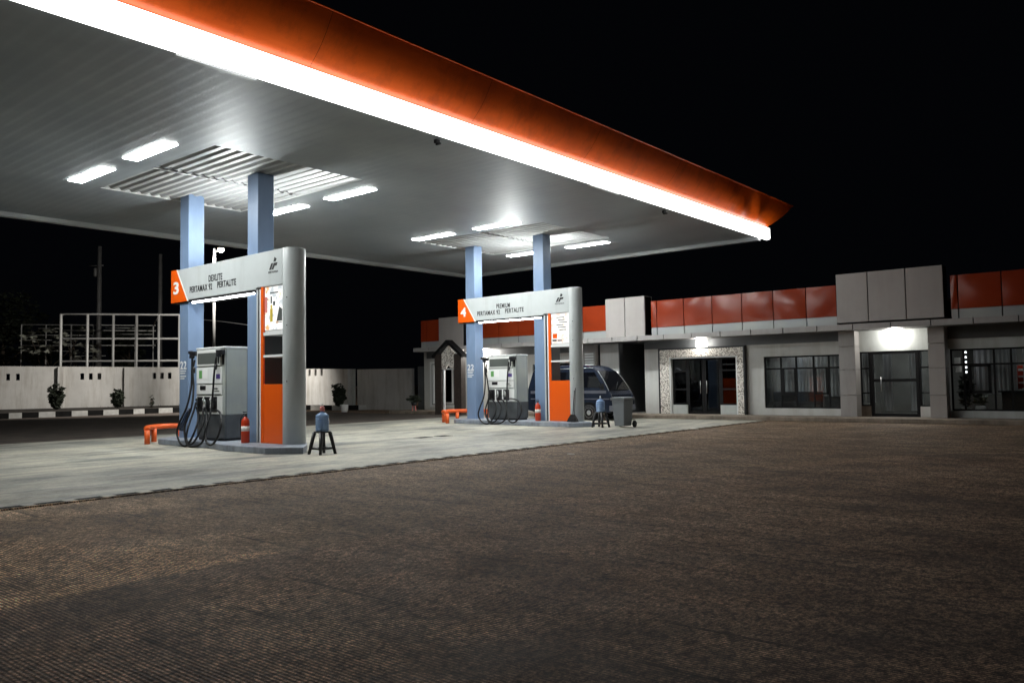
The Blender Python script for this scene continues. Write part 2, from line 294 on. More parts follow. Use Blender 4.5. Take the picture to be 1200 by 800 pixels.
# ------------------------------------------------------------------ mesh helpers
class MB:
    def __init__(s): s.v = []; s.f = []; s.sm = []
    def add(s, vs, fs, smooth=False):
        o = len(s.v); s.v += [tuple(v) for v in vs]; s.f += [tuple(i + o for i in f) for f in fs]; s.sm += [smooth] * len(fs); return s
    def box(s, x0, x1, y0, y1, z0, z1):
        vs = [(x, y, z) for z in (z0, z1) for y in (y0, y1) for x in (x0, x1)]
        return s.add(vs, [(0, 2, 3, 1), (4, 5, 7, 6), (0, 1, 5, 4), (2, 6, 7, 3), (0, 4, 6, 2), (1, 3, 7, 5)])
    def prism(s, pts, axis, a, b, smooth=False):
        """closed polygon pts (2D) extruded along axis from a to b"""
        n = len(pts)
        def P(p, t): return {'x': (t, p[0], p[1]), 'y': (p[0], t, p[1]), 'z': (p[0], p[1], t)}[axis]
        vs = [P(p, a) for p in pts] + [P(p, b) for p in pts]
        o = len(s.v); s.v += vs
        for i in range(n):
            j = (i + 1) % n; s.f.append((o + i, o + j, o + n + j, o + n + i)); s.sm.append(smooth)
        s.f.append(tuple(o + i for i in reversed(range(n)))); s.f.append(tuple(o + n + i for i in range(n))); s.sm += [False, False]
        return s
    def tube(s, pts, r, n=8, cap=True, closed=False):
        pts = [Vector(p) for p in pts]; rs = r if isinstance(r, (list, tuple)) else [r] * len(pts); rings = []
        ref = None
        for i, p in enumerate(pts):
            if i == 0: d = pts[1] - p
            elif i == len(pts) - 1: d = p - pts[-2]
            else: d = (pts[i + 1] - pts[i - 1])
            d.normalize()
            if ref is None: ref = Vector((0, 0, 1)) if abs(d.z) < .9 else Vector((1, 0, 0))
            a = d.cross(ref); 
            if a.length < 1e-4: a = d.cross(Vector((0, 1, 0)))
            a.normalize(); b = d.cross(a).normalized(); ref = -b.cross(d).cross(d) if False else ref
            rings.append([p + (a * math.cos(t) + b * math.sin(t)) * rs[i] for t in [2 * math.pi * k / n for k in range(n)]])
        o = len(s.v)
        for rg in rings: s.v += [tuple(v) for v in rg]
        for i in range(len(rings) - 1):
            for k in range(n):
                k2 = (k + 1) % n; s.f.append((o + i * n + k, o + i * n + k2, o + (i + 1) * n + k2, o + (i + 1) * n + k)); s.sm.append(True)
        if cap:
            s.f.append(tuple(o + k for k in reversed(range(n)))); s.f.append(tuple(o + (len(rings) - 1) * n + k for k in range(n))); s.sm += [False, False]
        return s
    def lathe(s, c, prof, n=20, axis='z'):
        """prof: list of (r, h)"""
        o = len(s.v)
        for r, h in prof:
            for k in range(n):
                t = 2 * math.pi * k / n; a, b = r * math.cos(t), r * math.sin(t)
                q = {'z': (a, b, h), 'y': (a, h, b), 'x': (h, a, b)}[axis]
                s.v.append((c[0] + q[0], c[1] + q[1], c[2] + q[2]))
        for i in range(len(prof) - 1):
            for k in range(n):
                k2 = (k + 1) % n; s.f.append((o + i * n + k, o + i * n + k2, o + (i + 1) * n + k2, o + (i + 1) * n + k)); s.sm.append(True)
        s.f.append(tuple(o + k for k in reversed(range(n)))); s.f.append(tuple(o + (len(prof) - 1) * n + k for k in range(n))); s.sm += [False, False]
        return s
    def build(s, name, mat, parent=None, bevel=0, org=None):
        off = Vector((0, 0, 0))
        if parent is not None:
            q = parent
            while q is not None: off += q.location; q = q.parent
        me = bpy.data.meshes.new(name)
        base = off + (Vector(org) if org is not None else Vector((0, 0, 0)))
        if org is not None and parent is not None: base = Vector(org)
        me.from_pydata([(v[0] - base.x, v[1] - base.y, v[2] - base.z) for v in s.v], [], s.f)
        for p, k in zip(me.polygons, s.sm): p.use_smooth = k
        bm = bmesh.new(); bm.from_mesh(me); bmesh.ops.recalc_face_normals(bm, faces=bm.faces); bm.to_mesh(me); bm.free()
        me.materials.append(MATS[mat] if isinstance(mat, str) else mat)
        o = bpy.data.objects.new(name, me); COL.objects.link(o)
        if parent is not None:
            o.parent = parent
            if org is not None: o.location = Vector(org) - off
        elif org is not None: o.location = org
        if bevel:
            md = o.modifiers.new('bevel', 'BEVEL'); md.width = bevel; md.segments = 2; md.limit_method = 'ANGLE'; md.angle_limit = R(40)
        return o
def tag(o, label=None, cat=None, group=None, kind=None):
    if label: o['label'] = label
    if cat: o['category'] = cat
    if group: o['group'] = group
    if kind: o['kind'] = kind
    return o
def thing(name, loc, label, cat, group=None):
    o = bpy.data.objects.new(name, None); COL.objects.link(o); o.location = loc; o.empty_display_size = .2
    return tag(o, label, cat, group)
def copy_tree(o, dloc=None, label=None, parent=None):
    c = o.copy(); COL.objects.link(c)
    if parent is not None: c.parent = parent
    if dloc is not None: c.location = Vector(o.location) + Vector(dloc)
    if label: c['label'] = label
    for ch in o.children: copy_tree(ch, parent=c)
    return c
def box(name, mat, parent, x0, x1, y0, y1, z0, z1, bevel=0):
    return MB().box(x0, x1, y0, y1, z0, z1).build(name, mat, parent, bevel)
def words(txt, parent, x0, x1, y, z0, z1, mat, name='lettering', rot=None, bold=.02):
    cu = bpy.data.curves.new(name, 'FONT'); cu.body = txt; cu.extrude = .003; cu.offset = bold; cu.align_x = 'LEFT'; cu.space_character = 1.12
    o = bpy.data.objects.new(name, cu); COL.objects.link(o)
    bpy.context.view_layer.update()
    bb = [Vector(c) for c in o.bound_box]; mnx = min(c.x for c in bb); mxx = max(c.x for c in bb); mny = min(c.y for c in bb); mxy = max(c.y for c in bb)
    me = bpy.data.meshes.new_from_object(o); bpy.data.objects.remove(o)
    sx = (x1 - x0) / (mxx - mnx); sz = (z1 - z0) / (mxy - mny)
    base = Vector((0, 0, 0)); q = parent
    while q is not None: base += q.location; q = q.parent
    for v in me.vertices:
        cx, cy, cz = v.co
        v.co = Vector((x0 + (cx - mnx) * sx, y - (cz + .003), z0 + (cy - mny) * sz)) - base
    me.materials.clear(); me.materials.append(MATS[mat])
    w = bpy.data.objects.new(name, me); COL.objects.link(w); w.parent = parent
    return w

# ------------------------------------------------------------------ ground, slab, drain
g = MB().add([(-600, -300, 0), (300, -300, 0), (300, 600, 0), (-600, 600, 0)], [(0, 1, 2, 3)]).build('ground', 'paving'); tag(g, kind='structure')
g = MB().add([(-25.1, -12, .004), (-11.66, -12, .004), (-11.66, 28.0, .004), (-25.1, 28.0, .004)], [(0, 1, 2, 3)]).build('forecourt_slab', 'slab_concrete'); tag(g, kind='structure')
m = principled('road_dark', (.06, .05, .042), .85)
noisy('road_dark', (.035, .028, .024), (.085, .066, .054), 1.2, .8, detail=10, bump=.006, bscale=25)
g = MB().add([(-47.0, -40, .003), (-25.1, -40, .003), (-25.1, 27.9, .003), (-47.0, 27.9, .003)], [(0, 1, 2, 3)]).build('side_road', 'road_dark'); tag(g, kind='structure')
# drain channel: dark slot crossed by short concrete bars
d = MB().add([(-11.66, -12, .008), (-11.44, -12, .008), (-11.44, 27.9, .008), (-11.66, 27.9, .008)], [(0, 1, 2, 3)]).build('drain_channel', 'kerb_black'); tag(d, kind='structure')
mb = MB(); y = -3.0; k = 0
while y < 27.6:
    mb.box(-11.66, -11.46, y, y + .16 + random.uniform(-.02, .02), .009, .014); y += .50
rim_ = MB().box(-11.44, -11.36, -12, 27.9, .001, .016).build('drain_edge', 'paving'); tag(rim_, kind='structure')
d2 = mb.build('drain_cover', 'slab_concrete'); tag(d2, kind='structure')

# ------------------------------------------------------------------ canopy
ZS = 6.65; PITCHY = .27
canopy = thing('station_canopy', (-18.7, 14, ZS), 'huge flat canopy with orange slanted fascia and glowing white edge over the fuel pumps', 'canopy')
XL, XR = -26.0, -11.60; Y0, Y1 = -4.0, 28.1
REC = [(-21.25, -15.70, 9.05, 13.10), (-21.25, -15.70, 20.45, 24.50)]
def rib(y): # shallow rolled ribs of the ceiling sheets
    t = (y / PITCHY) % 1.0
    return .0011 * math.sin(2 * math.pi * t) + .0004 * math.sin(4 * math.pi * t + .7)
mb = MB()
def sheet(x0, x1, ya, yb):
    n = max(1, int(round((yb - ya) / (PITCHY / 8)))); ys = [ya + (yb - ya) * i / n for i in range(n + 1)]
    vs = []; fs = []
    for yy in ys: vs += [(x0, yy, ZS + rib(yy)), (x1, yy, ZS + rib(yy))]
    for i in range(n): fs.append((2 * i, 2 * i + 1, 2 * i + 3, 2 * i + 2))
    mb.add(vs, fs, True)
sheet(XL, -21.25, Y0, Y1); sheet(-15.70, XR, Y0, Y1)
sheet(-21.25, -15.70, Y0, 9.05); sheet(-21.25, -15.70, 13.10, 20.45); sheet(-21.25, -15.70, 24.50, Y1)
mb.build('soffit', 'soffit_sheet', canopy)
for (xa, xb, ya, yb) in REC:
    # corrugated roof deck seen through the opening, in two lengths that overlap at the middle
    for (p, q, dz) in ((xa + .02, -18.46, .0), (-18.46, xb - .02, .035)):
        mb = MB(); n = int(round((yb - ya) / PITCHY)); py = (yb - ya) / n; prof = []
        for i in range(n):
            b0 = ya + i * py
            prof += [(b0, 0), (b0 + .32 * py, 0), (b0 + .50 * py, .055), (b0 + .82 * py, .055)]
        prof.append((yb, 0)); vs = []; fs = []
        for (yy, h) in prof: vs += [(p, yy, ZS + .03 + dz + h), (q, yy, ZS + .03 + dz + h)]
        for i in range(len(prof) - 1): fs.append((2 * i, 2 * i + 1, 2 * i + 3, 2 * i + 2))
        mb.add(vs, fs); mb.build('roof_deck', 'deck_sheet', canopy)
    fr = MB()
    fr.box(xa - .03, xa, ya, yb, ZS + .008, ZS + .17).box(xb, xb + .03, ya, yb, ZS + .008, ZS + .17)
    fr.box(xa - .03, xb + .03, ya - .03, ya, ZS + .008, ZS + .17).box(xa - .03, xb + .03, yb, yb + .03, ZS + .008, ZS + .17)
    fr.box(-18.475, -18.445, ya + .002, (ya + yb) / 2 - .4, ZS + .012, ZS + .03)
    fr.build('opening_trim', 'white_plastic', canopy)
# roof sheet above, closes the box
box('roof_sheet', 'soffit_dark', canopy, XL - .02, XR - .02, Y0, Y1, 7.0, 7.06)
# edge trims (unlit sides) : inner lips hanging a little below the soffit
t = MB(); t.box(XL - .22, XL, Y0, Y1 + .2, 6.52, 7.04); t.box(XL, XR - .05, Y1, Y1 + .2, 6.52, 7.04); t.box(XL, XR - .05, Y0 - .2, Y0, 6.52, 7.04)
t.build('edge_trim', 'acp_silver', canopy)
# small dark teeth where the gutter clips sit along the far end trim
# light strip : rounded box along the front edge, wraps the corner
xs = -11.42
prof = [(xs - .20, 6.60), (xs - .03, 6.60), (xs, 6.63), (xs, 6.975), (xs - .03, 7.005), (xs - .20, 7.005)]
mb = MB(); YE = 28.80; n = len(prof)
rows = [[(px, y_, pz) for px, pz in prof] for y_ in (-4.0, 28.6)]
for k, a in enumerate((15, 30, 45, 60, 75, 90)):
    c, s_ = math.cos(R(a)), math.sin(R(a)); rows.append([(xs - .20 + (px - xs + .20) * c, 28.6 + (px - xs + .20) * s_, pz) for px, pz in prof])
vs = [v for r_ in rows for v in r_]; fs = []
for i in range(len(rows) - 1):
    for j in range(n):
        j2 = (j + 1) % n; fs.append((i * n + j, i * n + j2, (i + 1) * n + j2, (i + 1) * n + j))
fs.append(tuple(reversed(range(n)))); fs.append(tuple((len(rows) - 1) * n + j for j in range(n)))
mb.add(vs, fs); mb.build('light_strip', 'light_strip', canopy)
mb = MB(); mb.box(xs - .24, xs - .10, -4, 28.74, 7.007, 7.03); mb.build('strip_lip', 'dispenser_dark', canopy)
# orange fascia, leaning outwards, in panels; slight dents near the far corner
XB, ZB, XT, ZT, YB, YT = -11.55, 7.04, -10.87, 7.88, 28.66, 29.55
def bulge(u, v, y):
    b = .0
    for (yc, vc, a, w_) in ((25.8, .30, .055, .26), (26.5, .55, -.060, .28), (27.1, .35, .060, .20), (24.9, .6, .025, .5)):
        b += a * math.exp(-((y - yc + (v - .5) * .8) / w_) ** 2 - ((v - vc) / .35) ** 2)
    b += .006 * math.sin(y * 2.1 + v * 3)
    return b
mb = MB(); seams = [-4.0, .2, 4.3, 8.45, 12.6, 16.75, 20.9, 25.05]; NV = 14
for i, ya in enumerate(seams):
    yb_b = (seams[i + 1] if i + 1 < len(seams) else YB) - .006; yb_t = (seams[i + 1] if i + 1 < len(seams) else YT) - .006
    nu = 40 if i == len(seams) - 1 else 8; vs = []; fs = []
    for a in range(nu + 1):
        for c in range(NV + 1):
            v = c / NV; u = a / nu; y0_ = ya; y1_ = yb_b + (yb_t - yb_b) * v
            yy = y0_ + (y1_ - y0_) * u; cur = math.sin(v * math.pi) * .06
            xx = XB + (XT - XB) * v; zz = ZB + (ZT - ZB) * v; bl = bulge(u, v, yy) + cur
            vs.append((xx + bl * .75, yy, zz - bl * .66))
    for a in range(nu):
        for c in range(NV):
            q = a * (NV + 1) + c; fs.append((q, q + NV + 1, q + NV + 2, q + 1))
    mb.add(vs, fs, True)
# end return and back side of the fascia
mb.add([(XB, YB, ZB), (XT, YT, ZT), (XL - .9, YT, ZT), (XL - .2, YB - .3, ZB)], [(0, 1, 2, 3)])
mb.add([(XL - .2, YB - .3, ZB), (XL - .9, YT, ZT), (XL - .9, Y0 - 1, ZT), (XL - .2, Y0 - .2, ZB)], [(0, 1, 2, 3)])
mb.build('fascia', 'orange_fascia', canopy)
rim = MB(); rim.tube([(XT, -4, ZT), (XT, YT, ZT), (XL - .9, YT, ZT)], .018, 6); rim.build('fascia_rim', 'orange_fascia', canopy)
# unlit cable trays and clips by the strip
for (ya, yb) in ((6.1, 7.5), (17.4, 18.8)):
    MB().box(-11.78, -11.70, ya, yb, ZS - .05, ZS - .012).build('cable_tray', 'acp_silver', canopy)
for yy in (11.9, 21.6):
    cb = MB().box(-11.95, -11.87, yy, yy + .10, ZS - .09, ZS - .012).box(-11.93, -11.80, yy + .03, yy + .07, ZS - .13, ZS - .09); cb.build('clip', 'frame_black', canopy)

# ceiling lights
labs = {(0, 0): 'lit ceiling panel nearest the camera, above the large corrugated opening',
        (0, 1): 'leftmost lit ceiling panel, beyond the nearest one and left of the corrugated opening',
        (1, 0): 'lit ceiling panel right of the nearer corrugated opening, farthest toward the bright edge',
        (1, 1): 'lit ceiling panel partly behind the dark column of pump three',
        (2, 0): 'lit ceiling panel before the far opening, the one nearer the bright edge',
        (2, 1): 'lit ceiling panel before the far opening, left of its pair',
        (3, 0): 'lit ceiling panel beyond the far opening, right of the blue column',
        (3, 1): 'lit ceiling panel beyond the far opening, showing between the two columns of pump four'}
first = None
for i, yy in enumerate((8.34, 13.84, 19.90, 25.15)):
    for j, (xa, xb) in enumerate(((-18.02, -16.24), (-21.0, -19.12))):
        cx = (xa + xb) / 2; hw = .91
        if first is None:
            first = thing('ceiling_light', (cx, yy, ZS), labs[(i, j)], 'ceiling light', 'ceiling light panels under the canopy')
            MB().box(cx - hw - .005, cx + hw + .005, yy - .165, yy + .165, ZS - .007, ZS - .003).build('frame', 'dispenser_grey', first)
            MB().box(cx - hw, cx + hw, yy - .16, yy + .16, ZS - .016, ZS - .0075).build('diffuser', 'light_fixture', first)
            fx, fy = cx, yy
        else: copy_tree(first, (cx - fx, yy - fy, 0), labs[(i, j)])

# columns
cw = .45; c0 = None
CL = {(0, 0): 'blue square steel column at the left end of pump island three, lit bright', (0, 1): 'blue square steel column of pump island three with its dark unlit side, between dispenser and orange panel',
      (1, 0): 'blue square steel column at the left end of pump island four', (1, 1): 'blue square steel column of pump island four beside the orange panel'}
for i in range(2):
    for j, xr in enumerate((-20.46, -17.17)):
        yy = 11.05 + 11.4 * i
        if c0 is None:
            c0 = thing('canopy_column', (xr, yy, .15), CL[(i, j)], 'column', 'blue columns carrying the canopy')
            box('shaft', 'column_blue', c0, xr - cw, xr, yy, yy + cw, .152, 6.72, .012)
            b = MB(); b.box(xr - cw - .03, xr + .03, yy - .02, yy + cw + .02, .151, .17); b.build('base_plate', 'column_blue', c0)
            cx0, cy0 = xr, yy
        else: copy_tree(c0, (xr - cx0, yy - cy0, 0), CL[(i, j)])

# ------------------------------------------------------------------ pump island 3 (copied to 4)
DY = 11.4; YC = 11.27
isl = thing('pump_island', (-18.0, YC, 0), 'raised blue grey kerbed pump island under sign number three', 'pump island', 'pump islands')
pts = []
for k in range(13):
    a = R(90 + 180 * k / 12); pts.append((-20.68 + .82 * math.cos(a), YC + .82 * math.sin(a)))
pts += [(-18.3, YC - .82), (-17.3, YC - 1.06), (-15.58, YC - 1.06), (-14.88, YC - .56), (-15.54, YC + .02), (-16.15, YC + .46), (-17.0, YC + .82), (-18.3, YC + .82)]
MB().prism(pts, 'z', .004, .15).build('kerb_block', 'island_blue', isl, .015)
copy_tree(isl, (0, DY, 0), 'raised blue grey kerbed pump island under sign number four')

# sign portal
def portal(label, num, top, poster_mat):
    F = 10.99; B = 11.55
    p = thing('sign_portal', (-18.5, YC, .15), label, 'pump sign', 'grey portal signs over the pumps')
    # beam
    MB().prism([(-21.20, 3.83), (-17.15, 3.83), (-17.15, 3.872), (-16.074, 3.872), (-16.074, 4.715), (-21.20, 4.68)], 'y', F, B).build('beam', 'portal_grey', p, .012)
    # orange number panel with slanted edge
    MB().prism([(-21.25, 3.80), (-20.40, 3.80), (-20.98, 4.685), (-21.25, 4.685)], 'y', F - .012, B + .012).build('number_panel', 'orange_gloss', p)
    MB().prism([(-20.398, 3.80), (-20.355, 3.80), (-20.935, 4.685), (-20.978, 4.685)], 'y', F - .008, B + .008).build('slanted_edge', 'white_gloss', p)
    box('beam_underside', 'frame_black', p, -21.22, -17.14, F + .01, B - .01, 3.775, 3.828)
    box('tube_light', 'light_tube', p, -20.25, -17.30, F + .05, F + .11, 3.735, 3.772)
    # standing panel with rounded end
    r = .28; cx = -16.03
    arc = [(cx + r * math.cos(R(a)), YC + r * math.sin(R(a))) for a in range(-90, 91, 12)]
    MB().prism([(-16.07, F)] + arc + [(-16.07, B)], 'z', .152, 4.72, True).build('end_column', 'portal_grey', p)
    for o_ in p.children:
        if o_.name.startswith('end_column'):
            md = o_.modifiers.new('b', 'BEVEL'); md.width = .01; md.segments = 2; md.limit_method = 'ANGLE'; md.angle_limit = R(60)
    box('post', 'white_gloss', p, -17.00, -16.955, F, B, .152, 3.82)
    box('post', 'portal_grey', p, -17.14, -17.075, F + .003, B - .003, .152, 3.82)
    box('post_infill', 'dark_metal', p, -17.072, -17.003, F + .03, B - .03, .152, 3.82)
    box('trim', 'orange_gloss', p, -16.953, -16.86, F + .004, F + .05, .152, 3.868)
    box('shaded_inner_post', 'dark_metal', p, -16.953, -16.87, F + .052, B - .004, .152, 3.868)  # dark colour stands in for shade on the orange inner side
    box('lower_panel', 'orange_gloss', p, -16.858, -16.072, F + .006, B - .006, .152, 1.54, .008)
    box('shelf', 'white_gloss', p, -16.858, -16.072, F + .01, B - .01, 2.18, 2.235)
    box('shelf', 'white_gloss', p, -16.858, -16.072, F + .01, B - .01, 2.70, 2.775)
    bx = box('light_box', 'white_plastic', p, -16.858, -16.072, F + .06, B - .06, 2.777, 3.868)
    MB().box(-16.84, -16.09, F + .045, F + .058, 2.83, 3.85).build('poster', poster_mat, bx)
    if num == '3':
        q = MB(); q.box(-16.80, -16.70, F + .036, F + .044, 3.55, 3.57).box(-16.62, -16.30, F + .036, F + .044, 3.69, 3.72)
        q.box(-16.60, -16.55, F + .036, F + .044, 3.45, 3.62).box(-16.50, -16.42, F + .036, F + .044, 3.40, 3.50).box(-16.40, -16.15, F + .036, F + .044, 2.98, 3.00)
        q.prism([(-16.36, 3.02), (-16.14, 3.02), (-16.14, 3.30), (-16.25, 3.36)], 'y', F + .036, F + .044)
        q.build('print_dark', 'screen_grey', bx)
        q = MB(); q.box(-16.62, -16.52, F + .034, F + .043, 3.02, 3.33).box(-16.60, -16.54, F + .034, F + .043, 3.335, 3.42); q.build('print_bottle', 'yellow_sticker', bx)
        q = MB(); q.box(-16.83, -16.74, F + .034, F + .043, 3.25, 3.62); q.build('print_red', 'pink_plastic', bx)
    else:
        q = MB()
        for k in range(6):
            zz = 3.70 - .085 * k; xx = -16.62 + .06 * (k % 3)
            q.box(xx, xx + .34 - .05 * (k % 2), F + .036, F + .044, zz, zz + .028)
        q.build('print_dark', 'screen_grey', bx)
        MB().box(-16.80, -16.62, F + .036, F + .044, 2.90, 2.96).build('print_caption', 'letter_black', bx); MB().box(-16.58, -16.40, F + .036, F + .044, 2.90, 2.94).build('print_caption', 'letter_black', bx)
        q = MB(); q.box(-16.78, -16.60, F + .034, F + .043, 3.0, 3.16); q.build('print_orange', 'orange_gloss', bx)
    # lettering
    words(top, p, -19.32, -18.67, F - .001, 4.215, 4.385, 'letter_black')
    words('PERTAMAX 92', p, -20.27, -19.15, F - .001, 4.00, 4.17, 'letter_black')
    words('PERTALITE', p, -18.90, -18.03, F - .001, 4.02, 4.185, 'letter_black')
    words(num, p, -21.12, -20.83, F - .014, 4.02, 4.36, 'letter_white', 'numeral', bold=.03)
    lg = MB()
    lg.prism([(-16.60, 4.25), (-16.53, 4.25), (-16.44, 4.40), (-16.51, 4.40)], 'y', F - .006, F + .001)
    lg.prism([(-16.50, 4.25), (-16.43, 4.25), (-16.38, 4.33), (-16.30, 4.33), (-16.26, 4.40), (-16.41, 4.40)], 'y', F - .006, F + .001)
    lg.prism([(-16.42, 4.43), (-16.34, 4.43), (-16.30, 4.49), (-16.38, 4.54)], 'y', F - .006, F + .001)
    lg.build('emblem', 'letter_black', p)
    words('PERTAMINA', p, -16.63, -16.24, F + .001, 4.165, 4.215, 'letter_black', bold=.0)
    # bolts / stains on the end column
    for zz in (3.55, 2.9, 1.6): MB().lathe((-15.92, 11.012, zz), [(.014, -.012), (.014, .004)], 8, 'y').build('bolt', 'chrome', p)
    # floodlight lying on top of the beam, washing the ceiling
    u = box('uplight', 'dark_metal', p, -19.15, -18.63, YC - .05, YC + .23, 4.66, 4.698)
    MB().box(-19.12, -18.66, YC - .02, YC + .20, 4.6985, 4.702).build('lens', 'uplight_lens', u)
    return p
emissive('uplight_lens', (.96, .99, .97), 480)
p3 = portal('grey portal sign with orange panel numbered 3 and backlit drinks poster', '3', 'DEXLITE', 'poster_drinks')
p4 = portal('grey portal sign with orange panel numbered 4 and backlit notice', '4', 'PREMIUM', 'poster_notice')
p4.location.y += DY

# column marks (white fuel marks stuck on the outer columns)
def column_marks(dy, label):
    t = thing('column_sticker', (-20.68, 11.045 + dy, 1.7), label, 'sticker', 'white stickers on the outer columns')
    o = Vector((0, dy, 0)); yf = 11.045 + dy
    words('22', t, -20.85, -20.53, yf, 1.98, 2.20, 'letter_white', 'numeral', bold=.02)
    m_ = MB()
    for k, (w_, zz) in enumerate(((.30, 1.92), (.26, 1.86), (.30, 1.78), (.22, 1.72))):
        m_.box(-20.85, -20.85 + w_, yf - .004, yf, zz, zz + .028)
    m_.build('text_line', 'letter_white', t)
column_marks(0, 'small white sticker marks on the left blue column of pump three')
column_marks(DY, 'small white sticker marks on the left blue column of pump four')

# dispenser ---------------------------------------------------------------
def bez(pts, n=10):
    """catmull-rom through pts"""
    P = [Vector(p) for p in pts]; P = [P[0] * 2 - P[1]] + P + [P[-1] * 2 - P[-2]]; out = []
    for i in range(1, len(P) - 2):
        for k in range(n):
            t = k / n; a, b, c, d_ = P[i - 1], P[i], P[i + 1], P[i + 2]
            out.append(.5 * ((2 * b) + (c - a) * t + (2 * a - 5 * b + 4 * c - d_) * t * t + (3 * b - a - 3 * c + d_) * t ** 3))
    out.append(P[-2]); return out
def dispenser(label):
    F = 10.87; B = 11.53; XA, XZ = -19.66, -18.32
    p = thing('fuel_dispenser', (-18.95, 11.2, .15), label, 'fuel pump', 'fuel dispensers')
    box('plinth', 'black_plastic', p, XA + .04, XZ - .04, F + .03, B - .03, .151, .21)
    box('lower_cabinet', 'dispenser_dark', p, XA, XZ, F, B, .212, .80, .012)
    box('upper_cabinet', 'dispenser_grey', p, XA, XZ, F, B, .803, 2.46, .012)
    box('top_cap', 'white_gloss', p, XA - .02, XZ + .01, F - .02, B + .02, 2.462, 2.505, .01)
    # fascia of the front face
    box('display_hood', 'white_plastic', p, XA + .06, XZ - .16, F - .05, F - .001, 2.03, 2.44, .01)
    MB().box(XA + .12, XZ - .30, F - .056, F - .051, 2.08, 2.36).build('screen', 'screen_grey', p)
    mb = MB(); mb.box(XZ - .25, XZ - .19, F - .056, F - .051, 2.08, 2.36).box(XZ - .12, XZ - .04, F - .012, F - .001, 2.05, 2.40); mb.build('speaker_slot', 'black_plastic', p)
    box('keypad_panel', 'white_gloss', p, XA + .02, XZ - .12, F - .03, F - .001, 1.58, 2.0, .008)
    MB().box(XA + .16, XA + .30, F - .036, F - .031, 1.72, 1.92).build('green_label', 'green_sticker', p)
    MB().box(XA + .33, XA + .56, F - .036, F - .031, 1.70, 1.95).build('white_label', 'letter_white', p)
    MB().box(XZ - .36, XZ - .18, F - .036, F - .031, 1.70, 1.82).build('purple_label', 'purple_sticker', p)
    box('mid_panel', 'white_plastic', p, XA + .02, XZ - .12, F - .025, F - .001, 1.30, 1.555, .006)
    MB().box(XA + .20, XA + .47, F - .031, F - .026, 1.42, 1.53).build('small_display', 'black_plastic', p)
    mb = MB(); mb.box(XZ - .45, XZ - .30, F - .031, F - .026, 1.44, 1.47).box(XZ - .45, XZ - .22, F - .031, F - .026, 1.38, 1.40).box(XA + .06, XZ - .14, F - .034, F - .026, 1.305, 1.318)
    mb.build('button_row', 'dark_metal', p)
    box('nozzle_bay', 'white_plastic', p, XA + .02, XZ - .10, F - .02, F - .001, .82, 1.27, .006)
    for k in range(3):
        xa = XA + .09 + .34 * k
        box('nozzle_recess', 'black_plastic', p, xa - .03, xa + .24, F - .026, F - .0205, .86, 1.25)
        # nozzle: body, spout, lever
        nz = MB()
        nz.tube([(xa + .10, F - .07, .98), (xa + .10, F - .08, 1.08), (xa + .11, F - .10, 1.17)], [.032, .036, .026], 8)
        nz.tube([(xa + .11, F - .10, 1.17), (xa + .13, F - .15, 1.20), (xa + .17, F - .18, 1.16)], [.022, .016, .014], 8)
        nz.box(xa + .075, xa + .13, F - .13, F - .07, .97, 1.0)
        n_ = nz.build('nozzle', 'silver' if k else 'black_plastic', p)
        lv = MB(); lv.tube([(xa + .06, F - .10, .93), (xa + .03, F - .12, 1.02), (xa + .08, F - .10, 1.11)], .008, 6); lv.build('lever', 'black_plastic', n_)
    # hose arms at the top corners
    for (xx, yy, s_) in ((XA - .06, F - .06, -1), (XZ - .12, F - .06, 1)):
        a = MB(); a.box(xx - .12, xx + .14, yy - .06, yy + .05, 2.30, 2.42).box(xx - .05, xx + .05, yy - .10, yy, 2.24, 2.33)
        if s_ < 0: a.box(xx - .22, xx - .10, yy - .04, yy + .03, 2.36, 2.44)
        a.build('hose_arm', 'black_plastic', p, .008)
    hs = [
        [(-19.76, F - .08, 2.28), (-19.74, F - .10, 1.95), (-19.68, F - .15, 1.5), (-19.62, F - .30, 1.0), (-19.68, F - .46, .6), (-19.72, F - .50, .32), (-19.52, F - .51, .08), (-19.22, F - .51, .05), (-18.95, F - .47, .35), (-19.05, F - .30, .70), (-19.42, F - .12, .92), (-19.47, F - .09, .98)],
        [(-19.68, F - .06, 2.20), (-19.66, F - .12, 1.90), (-19.56, F - .15, 1.5), (-19.38, F - .30, 1.0), (-19.40, F - .47, .5), (-19.20, F - .52, .10), (-18.85, F - .53, .04), (-18.50, F - .51, .15), (-18.42, F - .45, .5), (-18.65, F - .30, .80), (-19.02, F - .12, .94), (-19.12, F - .09, .98)],
        [(-18.60, F - .08, 2.24), (-18.62, F - .12, 1.85), (-18.64, F - .14, 1.4), (-18.60, F - .20, 1.0), (-18.46, F - .40, .55), (-18.32, F - .51, .22), (-18.06, F - .53, .10), (-17.80, F - .51, .28), (-17.76, F - .44, .58), (-17.98, F - .32, .84), (-18.36, F - .20, .92), (-18.70, F - .12, .92), (-18.78, F - .09, .98)],
        [(-19.60, F - .06, 1.10), (-19.48, F - .20, .85), (-19.32, F - .42, .5), (-19.26, F - .50, .2), (-19.0, F - .51, .09), (-18.76, F - .47, .3), (-18.80, F - .30, .65), (-19.08, F - .16, .86), (-19.16, F - .10, .95)]]
    for k, h in enumerate(hs):
        MB().tube(bez(h), .026, 8).build('hose', 'black_rubber', p)
    sp = MB(); sp.tube([(XA - .02, F - .08, 2.02), (XA - .02, F - .09, 1.86)], .045, 8); sp.tube([(XZ - .25, F - .10, 2.06), (XZ - .27, F - .11, 1.93)], .038, 8)
    sp.build('hose_coupling', 'black_plastic', p)
    # side door seam
    s2 = MB(); s2.box(XZ, XZ + .004, F + .03, F + .036, .22, 2.44).box(XZ, XZ + .004, B - .05, B - .044, .22, 2.44); s2.build('side_seam', 'dark_metal', p)
    return p
